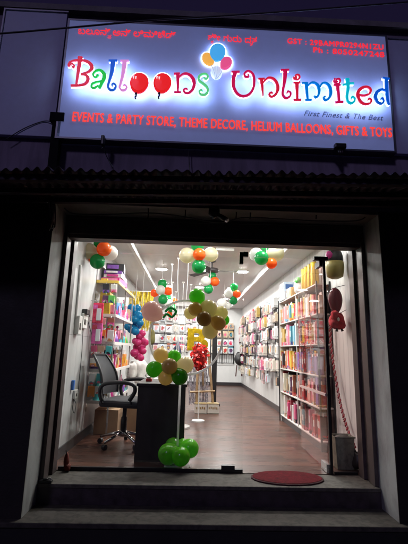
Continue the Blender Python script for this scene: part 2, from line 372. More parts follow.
# ------------------------------------------------------------------ side boards, sign
YS = -.70          # sign face
def P2(px, py, Y=YS): v = at(px, py, Y); return (v.x, v.z)
for nm, (x0, x1, z0, z1), lab in (('l', (-1.81, -1.245, 2.86, 4.13), 'blank weathered grey board left of the lit shop sign'),
                                  ('r', (1.79, 3.3, 2.84, 4.03), 'blank weathered grey board right of the lit shop sign')):
    t = thing('blank_board', lab, 'signboard', ((x0+x1)/2, YF-.04, z0))
    MB().box(x0, x1, YF-.05, YF-.001, z0, z1).build('board', M_panelgrey, t)
    mb = MB(); w = .014
    mb.box(x0-w, x1+w, YF-.062, YF-.002, z1+.0005, z1+w); mb.box(x0-w, x0-.0005, YF-.062, YF-.002, z0, z1)
    mb.build('frame', mat('bare aluminium edge', (.22, .21, .27), .5, .4), t)

tl, tr, bl, br_ = at(66.3, 17, YS), at(384, 39.5, YS), at(61, 136.5, YS), at(394.5, 151, YS)
SX0, SX1 = (tl.x+bl.x)/2, (tr.x+br_.x)/2+.005
SZ0, SZ1 = (bl.z+br_.z)/2, (tl.z+tr.z)/2
sign = thing('shop_sign', 'large lit signboard with multicoloured curly letters reading Balloons Unlimited', 'signboard', ((SX0+SX1)/2, YS, SZ0))
M_board = mat('pale sign sheet', (.36, .40, .70), .6, var=.10, vscale=4, emit=(.30, .36, .80), estr=.17)  # emission puts the letters' wide glow into the sheet itself
MB().box(SX0, SX1, YS, YF-.02, SZ0, SZ1).build('board', M_board, sign)
mb = MB(); w = .016
mb.box(SX0-w, SX1+w, YS-.004, YF-.01, SZ1+.0005, SZ1+w); mb.box(SX0-w, SX1+w, YS-.004, YF-.01, SZ0-w, SZ0-.0005)
mb.box(SX0-w, SX0-.0005, YS-.004, YF-.01, SZ0, SZ1); mb.box(SX1+.0005, SX1+w, YS-.004, YF-.01, SZ0, SZ1)
mb.build('frame', mat('sign frame aluminium', (.12, .12, .15), .4, .5), sign)

M_halo = emitter('halo led strip', (.52, .72, 1.0), 9.5)
def lit(name, rgb, s=.75):
    c = srgb(rgb); return mat(name, tuple(v*.35 for v in c[:3]), .35, emit=c, estr=s, coat=.2)
C_red, C_crim = lit('lit red acrylic', (225, 32, 62)), lit('lit crimson acrylic', (214, 20, 84))
C_green, C_blue, C_pink, C_mint = lit('lit green acrylic', (10, 205, 62)), lit('lit blue acrylic', (8, 92, 215)), lit('lit pink acrylic', (235, 150, 226)), lit('lit mint acrylic', (105, 220, 140))
C_sky, C_cyan = lit('lit sky blue acrylic', (0, 125, 228)), lit('lit cyan acrylic', (10, 196, 218))
CROP = {'1': (62, 50), '2': (100, 55), '3': (165, 60), '4': (228, 60), '5': (274, 60), '6': (310, 65), '7': (350, 65)}
def letter(crop, m, strokes, lab):
    ox, oy = CROP[crop]; mb = MB(); hb = MB(); y = YS-.100
    for k, s in enumerate(strokes):
        pts = [(a/8.16+ox, b/8.16+oy, w/8.16) for a, b, w in s]
        pts = catmull(pts, 7); P = [P2(a, b, y) for a, b, w in pts]; q = mpp((0, y, 3.4))*1.12
        W = [max(w, .55)*q for a, b, w in pts]
        mb.stroke(P, W, y-.0012*k, .016)
        hb.stroke(P, [w*.98+.001 for w in W], y+.018+.0012*k, .012)
    o = mb.build('letter', m, sign, label=lab)
    hb.build('halo_strip', M_halo, o)
def ser(x0, y0, x1, y1, w=7): return [(x0, y0, w), ((x0+x1)/2, (y0+y1)/2, w), (x1, y1, w)]
letter('1', C_red, [[(148,50,17),(136,130,13),(116,275,8)], [(80,128,6),(92,136,7),(98,120,6),(78,108,7),(53,124,8),(62,98,7),(98,82,7),(150,78,8),(205,90,11),(238,122,14),(236,155,12),(205,178,8),(150,194,6)], [(150,194,6),(192,200,9),(210,228,13),(198,262,11),(160,281,8),(70,286,8)]], 'red curly capital B')
letter('1', C_green, [[(300,206,6),(285,200,7),(282,216,6),(262,214,7),(252,190,8),(275,165,8),(310,160,10),(340,188,14),(342,222,14),(322,265,12),(302,310,9)], [(322,250,6),(280,258,7),(246,272,8),(240,298,8),(265,304,7),(296,284,6)]], 'green curly a')
letter('2', C_blue, [ser(70,40,140,40), [(105,44,17),(96,130,13),(72,215,9),(64,255,9),(85,281,9),(113,276,8),(128,252,8),(113,230,7),(97,238,6),(102,252,5)]], 'blue curly l')
letter('2', C_pink, [ser(165,42,235,42), [(200,46,17),(186,150,13),(167,230,9),(160,262,8),(180,284,8),(205,279,7),(217,258,7),(200,241,6),(189,252,5)]], 'pink curly l')
letter('3', C_crim, [ser(72,107,122,105,7), [(104,108,14),(105,190,11),(105,255,8)], ser(75,259,130,259,6), [(112,140,6),(148,112,8),(188,112,10),(224,142,13),(238,190,13),(224,240,10),(190,266,8),(160,260,8),(154,240,7),(174,232,6),(184,244,5)]], 'crimson curly n of the first word')
letter('3', C_mint, [[(316,138,5),(332,150,7),(350,132,8),(335,110,8),(300,112,8),(276,136,9),(282,166,10),(315,190,11),(344,220,10),(348,254,9),(325,278,8),(292,274,8),(280,253,7),(296,240,6),(306,252,5)]], 'mint green curly s')
letter('4', C_crim, [ser(28,92,95,90,7), [(62,92,15),(46,150,14),(49,220,12),(82,274,10),(130,291,9),(180,270,9),(209,220,10),(214,150,10),(200,106,9),(166,86,8),(136,106,8),(142,131,8),(166,134,7),(168,118,6),(158,116,5)]], 'crimson curly capital U')
letter('4', C_red, [ser(248,150,300,148,7), [(275,150,14),(281,220,10),(286,285,5)], [(290,178,6),(328,143,8),(372,150,10),(402,190,12),(406,240,12),(385,283,9),(352,294,8),(338,276,8),(354,262,7),(366,274,6)]], 'red curly n of the second word')
letter('5', C_crim, [ser(58,77,125,75,7), [(93,78,16),(89,160,13),(76,235,10),(73,278,9),(97,306,9),(129,294,8),(137,266,8),(116,252,7),(106,268,6)]], 'crimson curly l')
letter('5', C_red, [[(192,138,5),(178,136,7),(180,120,7),(202,118,8),(210,138,8),(196,154,7),(170,150,7),(160,134,5)], ser(160,181,215,179,7), [(188,184,15),(190,250,11),(191,318,9)], ser(160,322,222,322,7)], 'red curly first i')
letter('6', C_sky, [ser(-64,142,-14,142,7), [(-28,146,14),(-24,210,11),(-18,275,8)], ser(-38,281,14,281,6), [(-14,165,6),(12,143,8),(40,143,9),(66,165,12),(76,205,12),(68,246,9),(48,262,8),(36,250,6)], [(78,190,6),(100,150,8),(132,146,9),(162,176,12),(170,228,12),(154,270,9),(126,284,8),(112,265,7),(126,256,6)]], 'blue curly m')
letter('6', C_crim, [[(230,132,5),(216,130,7),(218,114,7),(240,110,8),(248,130,8),(234,148,7),(208,142,7),(198,122,6),(206,104,5)], ser(195,161,250,159,7), [(226,164,14),(234,230,11),(239,293,10)], ser(208,301,272,298,8)], 'crimson curly second i')
letter('6', C_cyan, [[(308,105,15),(313,180,12),(304,250,10),(312,290,9),(336,307,9),(362,294,8),(368,266,8),(346,256,7),(338,274,6)], [(268,160,7),(315,148,8),(360,145,7)]], 'cyan curly t')
letter('7', C_red, [[(72,240,7),(118,244,8),(150,236,8),(168,220,9),(170,194,10),(145,174,9),(105,180,11),(74,208,13),(67,246,13),(87,290,11),(125,314,9),(164,307,8),(177,285,8),(161,269,7),(148,283,6)]], 'red curly e')
letter('7', C_blue, [ser(270,99,325,108,6), [(298,104,13),(303,200,12),(310,290,10),(326,320,6)], [(302,210,7),(266,196,9),(227,215,12),(209,255,13),(226,295,10),(258,311,8),(278,292,7),(266,268,7),(252,278,6)]], 'blue curly d')

# the two o's and the emblem are balloons
def oval(cx, cy, rx, ry, rot, y, depth, n=36, taper=.12):
    pts = []
    for i in range(n):
        a = 2*math.pi*i/n; u = rx*math.cos(a)*(1-taper*math.sin(a)*-1*.0); v = ry*math.sin(a)
        u *= 1-taper*(.5+.5*math.sin(a)); X = u*math.cos(rot)-v*math.sin(rot); Y = u*math.sin(rot)+v*math.cos(rot)
        pts.append(P2(cx+X, cy+Y, y))
    return pts
def disc(mb, pts, y, depth):
    n = len(pts); cx = sum(p[0] for p in pts)/n; cz = sum(p[1] for p in pts)/n
    vs = [(x, y+depth, z) for x, z in pts]+[(x, y+depth*.2, z) for x, z in pts]+[(cx+(x-cx)*.8, y-depth*.3, cz+(z-cz)*.8) for x, z in pts]+[(cx, y-depth*.5, cz)]
    fs = [tuple(range(n))]
    for L in (0, 1):
        for k in range(n): fs.append((L*n+k, L*n+(k+1) % n, (L+1)*n+(k+1) % n, (L+1)*n+k))
    for k in range(n): fs.append((2*n+k, 2*n+(k+1) % n, 3*n))
    mb.add(vs, fs)
C_bal = lit('lit scarlet balloon', (244, 36, 40), .85); C_shine = lit('lit white highlight', (255, 235, 240), .9); C_dark = mat('dark balloon tail', (.05, .006, .02), .5)
def sign_balloon(cx, cy, rx, ry, rot, m, lab, y, tail=True, shine=True):
    mb = MB(); disc(mb, oval(cx, cy, rx, ry, rot, y, .02), y, .02)
    o = mb.build('balloon_letter' if tail else 'balloon_emblem', m, sign, label=lab, smooth=False)
    hb = MB(); disc(hb, oval(cx, cy, rx+.7, ry+.7, rot, y+.03, .012), y+.034, .010); hb.build('halo_strip', M_halo, o)
    if shine:
        mb = MB()
        for k in (0, 1):
            a, b = cx-rx*.55+k*2.3, cy-ry*.55+k*.6
            mb.stroke([P2(a, b+1.4, y-.02), P2(a-.1, b, y-.02), P2(a+.2, b-1.2, y-.02)], [.003, .005, .006], y-.021, .004)
        mb.build('highlight', C_shine, o)
    if tail:
        mb = MB(); kx, ky = cx-3.2, cy+ry+.5
        mb.stroke([P2(kx+.3, ky-1.2, y), P2(kx, ky+.4, y)], [.005, .012], y-.001, .015)
        mb.stroke([P2(*q, y) for q in catmull([(kx, ky+.6), (kx+.3, ky+2), (kx-.7, ky+3.4), (kx-.3, ky+5.2)])], [.006]*22, y-.002, .012)
        mb.build('balloon_tail', C_dark, o)
sign_balloon(139, 82.5, 10, 10.3, .35, C_bal, 'scarlet balloon standing for the first o', YS-.100)
sign_balloon(162.2, 82.6, 9.6, 10, .3, C_bal, 'scarlet balloon standing for the second o', YS-.100)
E_b, E_y, E_p = lit('lit light blue balloon', (70, 170, 238), .9), lit('lit amber balloon', (246, 178, 78), .9), lit('lit rose balloon', (232, 84, 140), .9)
sign_balloon(208.4, 58.4, 5.8, 7.2, -.75, E_y, 'amber emblem balloon', YS-.050, False, False)
sign_balloon(226, 62.4, 6.0, 6.8, .6, E_p, 'rose emblem balloon', YS-.053, False, False)
sign_balloon(217.6, 51.8, 8.4, 8.8, .15, E_b, 'light blue emblem balloon', YS-.062, False, False)
mb = MB(); y = YS-.045
for a, b in (((211, 64), (215.5, 79)), ((217, 60.5), (216, 79)), ((223, 68), (216.5, 79))):
    mb.stroke([P2(*q, y) for q in catmull([a, ((a[0]+b[0])/2+.8, (a[1]+b[1])/2), b])], [.003]*20, y-.002*len(mb.v)/500, .006)
mb.build('emblem_strings', lit('lit pale string', (190, 205, 235), .7), sign)
mb = MB(); disc(mb, oval(216.5, 72, 6.2, 7, 0, YS-.03, .01), YS-.03, .012); mb.build('emblem_backplate', emitter('pale emblem backlight', (.62, .76, 1), .62), sign)

def text(name, body, p0, p1, hpx, m, parent, Y, bold=.0, space=1.0, heavy=0, ext=.003, label=None, capref='E', shear=0, extra=()):
    """one line of writing as a mesh: baseline from pixel-measured ends p0 to p1 on the plane Y; extra = (glyph, x as a share of the line, z in em, scale)"""
    def mesh_of(b, size=1):
        c = bpy.data.curves.new('t', 'FONT'); c.body = b; c.offset = bold; c.space_character = space; c.shear = shear; c.resolution_u = 3; c.size = size
        o = bpy.data.objects.new('t', c); COL.objects.link(o); bpy.context.view_layer.update()
        me = bpy.data.meshes.new_from_object(o.evaluated_get(bpy.context.evaluated_depsgraph_get()))
        V = [tuple(v.co) for v in me.vertices]; Fs = [tuple(p.vertices) for p in me.polygons]
        bpy.data.objects.remove(o); bpy.data.curves.remove(c); bpy.data.meshes.remove(me); return V, Fs
    V, Fs = mesh_of(body)
    x0 = min(v[0] for v in V); x1 = max(v[0] for v in V)
    for g, gx, gz, gs in extra:
        v2, f2 = mesh_of(g); n = len(V); m0 = min(v[0] for v in v2)
        V += [((v[0]-m0)*gs+x0+gx*(x1-x0), v[1]*gs+gz, 0) for v in v2]; Fs += [tuple(i+n for i in f) for f in f2]
    cap = max(v[1] for v in mesh_of(capref)[0])
    layer = [0]*len(V)
    if heavy:
        V0, F0 = list(V), list(Fs)
        for k, dx in enumerate((-heavy, heavy)):
            n = len(V); V += [(v[0]+dx, v[1]+heavy*.35*(1 if k else -1), 0) for v in V0]; Fs += [tuple(i+n for i in f) for f in F0]; layer += [k+1]*len(V0)
    A, B = at(*p0, Y), at(*p1, Y); hz = hpx*mpp((0, Y, A.z))*.97
    mb = MB(); n = len(V)
    def tr(v, dy):
        t = (v[0]-x0)/(x1-x0); q = A.lerp(B, t); return (q.x, Y+dy, q.z+v[1]/cap*hz)
    fs = [f[::-1] for f in Fs]+[tuple(i+n for i in f) for f in Fs]
    from collections import Counter
    ed = Counter()
    for f in Fs:
        for i in range(len(f)): ed[(f[i], f[(i+1) % len(f)])] += 1
    for (a, b) in list(ed):
        if (b, a) not in ed: fs.append((a, b, b+n, a+n))
    mb.add([tr(v, -ext-.0005*l) for v, l in zip(V, layer)]+[tr(v, -.0003*l) for v, l in zip(V, layer)], [f for f in fs])
    return mb.build(name, m, parent, label=label)
L_red = mat('red led acrylic', (.25, .004, .006), .5, emit=(1, .022, .034), estr=1.0); L_cor = mat('coral led acrylic', (.25, .006, .004), .5, emit=(1, .05, .03), estr=1.05)
YT = YS-.004
text('lettering', 'EVENTS & PARTY STORE, THEME DECORE, HELIUM BALLOONS, GIFTS & TOYS', (72.3, 121), (392, 137.2), 10.2, L_cor, sign, YT, heavy=.022, space=1.08, label='red capital lettering listing events, party store, balloons, gifts and toys')
text('lettering', 'ಬಲೂನ್ ಅನ್ ಲಿಮಿಟೆಡ್', (78, 33.8), (175.5, 38.4), 8.2, L_red, sign, YT, bold=.0, capref='ರ', label='red Kannada lettering at the top left', extra=(('ಸ', .305, -.36, .55),))
text('lettering', 'ಶೀ ಗುರು ದತ', (208, 40), (257, 43.4), 7.8, L_red, sign, YT, bold=.0, capref='ರ', label='red Kannada lettering above the small balloons', extra=(('ರ', .06, -.38, .45), ('ತ', .86, -.36, .5)))
text('lettering', 'GST : 29BAMPR0294N1ZU', (287.5, 43.3), (383.5, 49.8), 6.0, L_red, sign, YT, heavy=.009, space=1.10, label='red tax number at the top right')
text('lettering', 'Ph : 8050247248', (313.5, 52.3), (384.3, 57.3), 5.9, L_red, sign, YT, heavy=.009, space=1.10, label='red telephone number at the top right')
text('lettering', 'First Finest & The Best', (304, 115.5), (383.5, 120.5), 6, mat('dark slogan vinyl', (.03, .03, .10), .5), sign, YS-.001, space=1.08, shear=.4, ext=.001, label='thin dark slanted slogan')

# ------------------------------------------------------------------ awning, posts, cables under and over the sign
aw = thing('awning', 'dark corrugated metal awning with scalloped edge under the sign', 'awning', (.2, -1.0, 2.2))
def az(x, y): return 2.165+.028*x+(y+1.5)/.9*.17
vs = []; fs = []; N = 640; x0, x1 = -3.2, 3.6; rows = (-1.5, -1.2, -.9, YF-.01)
for th in (0, .0025):
    for y in rows:
        for i in range(N+1):
            x = x0+(x1-x0)*i/N; ir = 1+.25*math.sin(x*5.3)+.15*math.sin(x*13)
            vs.append((x, y+(.012*math.sin(x*9) if y == -1.5 else 0), az(x, y)+.0125*ir*math.sin(2*math.pi*x/.066)+th))
def vi(t, r, i): return (t*len(rows)+r)*(N+1)+i
for t in (0, 1):
    for r in range(len(rows)-1):
        for i in range(N):
            q = (vi(t, r, i), vi(t, r, i+1), vi(t, r+1, i+1), vi(t, r+1, i)); fs.append(q if t else q[::-1])
for i in range(N): fs.append((vi(0, 0, i), vi(0, 0, i+1), vi(1, 0, i+1), vi(1, 0, i)))
MB().add(vs, fs).build('sheet', M_awning, aw)
for y in (-1.42, -1.05, -.72):
    mb = MB(); q = [Vector((x, y, az(x, y)-.036)) for x in (x0, x1)]
    M = Matrix.Translation((q[0]+q[1])/2) @ Matrix.Rotation(-math.atan2(q[1].z-q[0].z, q[1].x-q[0].x), 4, 'Y')
    mb.box(-(x1-x0)/2, (x1-x0)/2, -.02, .02, -.02, .02, M).build('beam', M_awning, aw)

pt = thing('support_post', 'dark steel post rising beside the lower left corner of the sign', 'post', at(57.5, 172, YF-.07))
a, b = at(58.5, 118, YF-.07), at(56, 180, YF-.07)
MB().box(a.x-.035, a.x+.035, YF-.10, YF-.03, b.z-.1, a.z).build('upright', M_post, pt)
MB().box(a.x-.06, a.x+.06, YF-.11, YF-.025, a.z-.05, a.z+.03).build('clamp', M_post, pt)
for px, py, lab in ((340, 146.5, 'small dark lamp bracket under the right end of the sign'), (103, 141, 'small dark bracket under the left end of the sign')):
    c = at(px, py, YS-.03); t = thing('sign_bracket', lab, 'bracket', c, 'brackets below the sign')
    big = px > 200
    MB().cbox(c, (.10 if big else .03, .05, .045 if big else .09)).build('plate', M_blackmetal, t, bevel=.008)
    mb = MB().tube([c+Vector((0, .02, -.02)), c+Vector((0, 0, -.06)), c+Vector((0, -.02, -.085))], [.028, .024, .012] if big else .006, 10)
    mb.build('lamp_head' if big else 'hook', M_blackmetal, t, smooth=True)
def cable(name, lab, pts, r, cat='cable', m=None, group=None, k=8):
    o = MB().tube(catmull([tuple(q) for q in pts], k), r, 6).build(name, m or M_cable, smooth=True)
    return tag(o, lab, cat, group)
cable('overhead_cable', 'single thin overhead cable slung across the top of the sign', [at(-60, 37, -1.4), at(0, 33.5, -1.4), at(60, 28.5, -1.4), at(150, 20.5, -1.4), at(230, 15.5, -1.4), at(320, 9, -1.4), at(408, 2, -1.4), at(470, -3, -1.4)], .0065, m=mat('dusty cable', (.05, .05, .06), .6))
cable('hanging_wire', 'thin wire drooping below the left end of the sign', [at(103, 143, -.68), at(106, 155, -.66), at(113, 168, -.7)], .004)
cable('hanging_wire', 'thin wire hanging straight down below the middle of the sign', [at(189, 142, -.66), at(189, 160, -.66), at(190, 172, -.7)], .004)
cable('hanging_wire', 'thin wire sagging across the wall left of the support post', [at(5, 140, -.66), at(25, 128, -.66), at(45, 121, -.66), at(58, 124, -.7)], .004)
cable('soffit_cable', 'long black cable looping along the pale soffit above the shutter', [at(64, 208, -.56), at(75, 214, -.5), at(110, 214.5, -.5), at(150, 213, -.5), at(185, 217, -.5), at(205, 221, -.52), at(225, 222, -.52), at(245, 217.5, -.5), at(280, 219, -.5), at(320, 221, -.5), at(360, 220, -.52), at(370, 208, -.57)], .0055)
cable('soffit_cable', 'thin second cable along the back edge of the pale soffit', [at(76, 218, -.36), at(130, 220, -.36), at(200, 223, -.36), at(300, 225, -.36), at(360, 226, -.36)], .004)
for px, lab in ((148, 'left of the middle'), (185, 'beside the security camera'), (236, 'right of the security camera'), (250, 'in the middle of the doorway'), (316, 'near the right pillar')):
    cable('cable_clip', f'short dark cable stub hanging from the soffit {lab}', [at(px, 205, -.56), at(px+.5, 211, -.54), at(px, 219, -.53)], .006, 'cable clip', group='cable stubs on the soffit')
mb = MB()
rr = random.Random(3)
for k in range(7):
    x = 49+k*1.0; mb.tube(catmull([tuple(atx(x+rr.uniform(-1, 1), yy+rr.uniform(-2, 2), XLO+.015+.01*rr.random())) for yy in (203, 211, 219, 226, 232-rr.random()*8)], 5), .006, 6)
tag(mb.build('cable_bundle', M_cable, smooth=True), 'tangled black cable bundle at the top of the left doorway reveal', 'cable bundle')

c = at(216, 214, -.62); cam_t = thing('security_camera', 'small dark security camera hanging below the awning above the door', 'camera', c)
top = Vector((c.x-.01, c.y, az(c.x, -.62)-.02))
MB().tube([top, c+Vector((-.01, 0, .05))], .016, 8).build('stem', M_blackmetal, cam_t)
MB().blob(c+Vector((-.015, 0, .03)), (.05, .04, .07), 14, 8, .1).build('housing', M_black, cam_t, smooth=True)
d = Vector((.085, -.06, -.07)); MB().tube([c, c+d*.5, c+d], [.02, .022, .02], 12).build('body', M_black, cam_t, smooth=True)
MB().tube([c+d, c+d*1.12], [.019, .017], 12).build('lens_ring', M_steel, cam_t)
MB().tube([c+Vector((-.01, -.01, -.03)), c+Vector((-.03, -.04, -.05))], .012, 8).build('sensor', M_steel, cam_t)

# ------------------------------------------------------------------ GLASS FRONT
XP = at(243, 400, .0).x; XH = 1.325; ZT = 2.0
t = thing('glass_panel', 'large fixed glass pane left of the open door', 'glass panel', ((XLO+XP)/2, .012, 0))
MB().box(XLO+.05, XP, .006, .018, .03, ZT-.004).build('pane', M_glass, t)
MB().box(XLO+.05, XP, -.004, .028, 0, .028).build('bottom_rail', M_blackmetal, t)
pp = at(228, 468, 0); MB().box(pp.x-.06, pp.x+.06, -.008, .032, .029, .06).build('floor_patch', M_blackmetal, t)
t = thing('glass_panel', 'shallow transom glass across the top of the doorway', 'glass panel', (.2, .012, ZT))
MB().box(XLO+.05, XRO-.05, .006, .018, ZT+.004, HZ+.05).build('pane', M_glass, t)
q = at(241, 258, 0); mb = MB()
mb.box(XP-.042, XP-.004, -.006, .03, ZT-.07, ZT+.05); mb.box(XP-.003, XP+.045, -.006, .03, ZT+.006, ZT+.055)
mb.build('corner_patch', M_blackmetal, t)
t = thing('glass_panel', 'narrow fixed glass pane right of the door in front of the tin bin', 'glass panel', ((XH+XRO)/2, .012, 0))
MB().box(XH+.03, XRO-.045, .006, .018, .02, ZT-.004).build('pane', M_glass, t)
MB().box(XH+.03, XRO-.045, -.002, .026, 0, .019).build('bottom_rail', M_blackmetal, t)
dr = thing('glass_door', 'frameless glass door standing open into the shop', 'door', (XH, 0, 0))
vx = Vector((.03, .97, 0)); n = Vector((.97, -.03, 0)).normalized()*.006
def slab(mb, a0, a1, z0, z1, th, base=Vector((XH-.02, .02, 0))):
    nn = n/.006*th; q = [base+vx*a0-nn, base+vx*a1-nn, base+vx*a1+nn, base+vx*a0+nn]
    return mb.add([(p.x, p.y, z0) for p in q]+[(p.x, p.y, z1) for p in q], [(0,3,2,1),(4,5,6,7),(0,1,5,4),(1,2,6,5),(2,3,7,6),(3,0,4,7)])
slab(MB(), .0, 1, .012, ZT-.012, .006).build('pane', glass_mat('tinted door glass', (.975, .87, .85)), dr)
slab(MB(), -.002, .16, ZT-.06, ZT+.0, .018).build('top_patch', M_blackmetal, dr)
slab(MB(), -.002, .17, .004, .075, .018).build('bottom_patch', M_steel, dr)
MB().box(XH-.012, XH+.014, -.006, .030, .0, ZT+.0).build('hinge_post', M_blackmetal, dr)
MB().box(XH-.10, XH+.04, -.016, .038, ZT-.005, ZT+.03).build('hinge_arm', M_blackmetal, dr)
# frosted band across the door
slab(MB(), .0, .99, .675, .70, .0068).build('frosted_band', mat('frosted vinyl', (.50, .34, .32), .7), dr)

# ------------------------------------------------------------------ CEILING LIGHTS
M_led = emitter('led diffuser', (1.0, .985, .955), 300); M_led_fill = emitter('led diffuser dim', (1.0, .985, .955), 110)
rowsY = (.75, 1.62, 3.65, 5.7, 7.7); rown = ('added unseen row just inside the glass', 'second from the glass', 'third from the glass', 'fourth from the glass', 'nearest the back wall')  # frontmost row is added, hidden above the header, to light the door area
first = None
for i, y in enumerate(rowsY):
    for j, x in enumerate((-.60, .20, 1.0)):
        side = ('left', 'middle', 'right')[j]; lab = f'round white ceiling light in the {side} column, {rown[i]}'
        if first is None:
            first = thing('ceiling_light', lab, 'ceiling light', (x, y, ZC), 'round ceiling lights')
            MB().lathe([(.105, -.012), (.13, -.012), (.135, -.001), (.105, -.001)], (x, y, ZC), 28).build('rim', M_white, first)
            MB().lathe([(.098, -.016), (.103, -.0125)], (x, y, ZC), 28).build('diffuser', M_led_fill, first)
        else:
            d = dup(first, (x+.60, y-rowsY[0], 0), lab)
            if i:
                for q in d.children:
                    if q.name.startswith('diffuser'):
                        if i == 1 and j == 0: q.data = q.data.copy(); q.data.materials[0] = M_led; bright = q.data
                        q.data = bright
f0 = Vector(atz(212, 270, 2.42)); fan = thing('ceiling_fan', 'dark three-bladed ceiling fan hanging in the middle of the shop', 'fan', (f0.x, f0.y, ZC))
M_fan = mat('dark brown fan enamel', (.045, .04, .042), .4)
MB().tube([(f0.x, f0.y, ZC-.001), (f0.x, f0.y, 2.44)], .012, 8).build('down_rod', M_fan, fan)
MB().lathe([(.02, 2.60), (.06, 2.59), (.065, 2.56), (.02, 2.545)][::-1], (f0.x, f0.y, 0), 16).build('canopy_cap', M_fan, fan, smooth=True)
MB().lathe([(.03, 2.36), (.10, 2.375), (.12, 2.41), (.10, 2.445), (.03, 2.46)], (f0.x, f0.y, 0), 24).build('motor', M_fan, fan, smooth=True)
for k in range(3):
    an = R(4+120*k); M = Matrix.Translation((f0.x, f0.y, 2.41)) @ Matrix.Rotation(an, 4, 'Z') @ Matrix.Rotation(R(10), 4, 'X')
    MB().box(.10, .22, -.02, .02, -.006, .004, M).add([M @ Vector(q) for q in ((.2,-.045,-.003),(.62,-.065,-.003),(.64,.0,-.003),(.62,.065,-.003),(.2,.045,-.003),(.2,-.045,.003),(.62,-.065,.003),(.64,.0,.003),(.62,.065,.003),(.2,.045,.003))],
        [(4,3,2,1,0),(5,6,7,8,9),(0,1,6,5),(1,2,7,6),(2,3,8,7),(3,4,9,8),(4,0,5,9)]).build('blade', M_fan, fan)
q0 = atz(225, 250, ZC-.03)
tb = thing('batten_light', 'slim white tube light batten on the ceiling near the door', 'ceiling light', (q0.x, q0.y, ZC))
MB().box(q0.x-.14, q0.x+.14, q0.y-.03, q0.y+.03, ZC-.045, ZC-.001).build('case', M_white, tb, bevel=.008)

# ------------------------------------------------------------------ BALLOONS
BAL = {'orange': (.78, .17, .025), 'green': (.015, .33, .095), 'white': (.72, .73, .70), 'cream': (.66, .62, .46), 'lime': (.17, .62, .03), 'gold': (.78, .61, .28), 'tan': (.88, .74, .44), 'brown': (.58, .43, .18), 'pink': (.90, .60, .56), 'apricot': (.88, .72, .48), 'dark green': (.09, .44, .02), 'blue': (.01, .22, .42), 'magenta': (.55, .05, .20), 'maroon': (.16, .03, .05)}
BMESH = {}
def translucent(m, colr, f):
    nt = m.node_tree; b = nt.nodes['Principled BSDF']; t = nt.nodes.new('ShaderNodeBsdfTranslucent'); t.inputs[0].default_value = tuple(min(1, v*1.25+.02) for v in colr)+(1,)
    mx = nt.nodes.new('ShaderNodeMixShader'); mx.inputs[0].default_value = f
    nt.links.new(b.outputs[0], mx.inputs[1]); nt.links.new(t.outputs[0], mx.inputs[2]); nt.links.new(mx.outputs[0], nt.nodes['Material Output'].inputs[0])
def balloon_mesh(colr):
    if colr in BMESH: return BMESH[colr]
    mb = MB(); prof = []
    for i in range(1, 17):
        th = math.pi*i/17; r = math.sin(th); z = -math.cos(th)
        if z < 0: z *= 1.2; r *= 1-.14*(-z)**1.5
        prof.append((max(r, .03), z))
    prof = [(.10, -1.36), (.035, -1.26)]+prof+[(.01, 1.0)]
    mb.lathe(prof, seg=26); me = bpy.data.meshes.new('balloon'); me.from_pydata(mb.v, [], mb.f); me.update()
    m = mat(colr+' latex', BAL[colr], .22 if colr not in ('gold', 'tan', 'brown') else .28, metal=.08 if colr in ('gold', 'brown') else 0, coat=.12)
    translucent(m, BAL[colr], .5)
    me.materials.append(m); me.polygons.foreach_set('use_smooth', [True]*len(me.polygons)); BMESH[colr] = me; return me
def balloon(parent, pos, r, colr, toward, name='balloon', lab=True):
    o = bpy.data.objects.new(name, balloon_mesh(colr)); COL.objects.link(o)
    d = (Vector(toward)-Vector(pos)); d = d.normalized() if d.length > 1e-4 else Vector((0, 0, -1))
    o.rotation_mode = 'QUATERNION'; o.rotation_quaternion = d.to_track_quat('-Z', 'Y'); o.scale = (r, r, r)
    if parent is not None:
        o.parent = parent; o.location = Vector(pos)-wloc(parent)
        if lab: o['label'] = f'{colr} balloon'
    else: o.location = pos
    return o
def cluster(label, Y, items, group, hang=None):
    P = [at(px, py, Y+dy) for px, py, r, c, dy in items]; cen = sum(P, Vector())/len(P)
    t = thing('balloon_cluster', label, 'balloon cluster', cen, group)
    for p, (px, py, r, c, dy) in zip(P, items): balloon(t, p, r*mpp(p)*.97, c, cen+Vector((0, .04, 0)))
    if hang is not None:
        MB().tube([cen, Vector((cen.x, cen.y, hang))], .003, 5).build('string', M_white, t)
    return t
G3 = 'orange white and green balloon clusters under the ceiling'
cluster('orange, green and white balloon cluster at the upper left beside the wall', .75, [(104, 249, 7.6, 'orange', -.06), (97.5, 261.5, 7.8, 'green', -.03), (89, 251, 8, 'cream', 0), (110, 253, 8, 'white', .04), (100, 244, 6.5, 'green', .08), (91, 257, 5, 'orange', .1)], G3, ZC)
cluster('large orange, green and cream balloon cluster right above the pole stand', 1.2, [(199.3, 254.5, 6.6, 'orange', -.1), (187, 255.5, 8.2, 'cream', 0), (211, 254.5, 7.6, 'cream', .03), (198.8, 266.5, 7.4, 'green', -.05), (197.5, 245.5, 6.8, 'green', .06)], G3, ZC)
cluster('tricolour balloon cluster hanging below the left ceiling edge over the shelves', 3.0, [(160.5, 290, 5, 'white', -.1), (162.5, 284, 5, 'green', .02), (168.5, 291, 4.4, 'orange', 0), (163, 299.5, 5, 'green', -.06), (154.5, 293, 4.2, 'orange', .05)], G3, ZC)
cluster('small tricolour balloon cluster farther back on the left, partly behind another cluster', 4.2, [(169.5, 303, 4, 'white', -.1), (168, 298.5, 3.6, 'green', 0), (174.5, 301, 3.2, 'orange', 0), (172, 308, 4.6, 'green', -.05), (169.5, 314, 3, 'orange', 0)], G3, ZC)
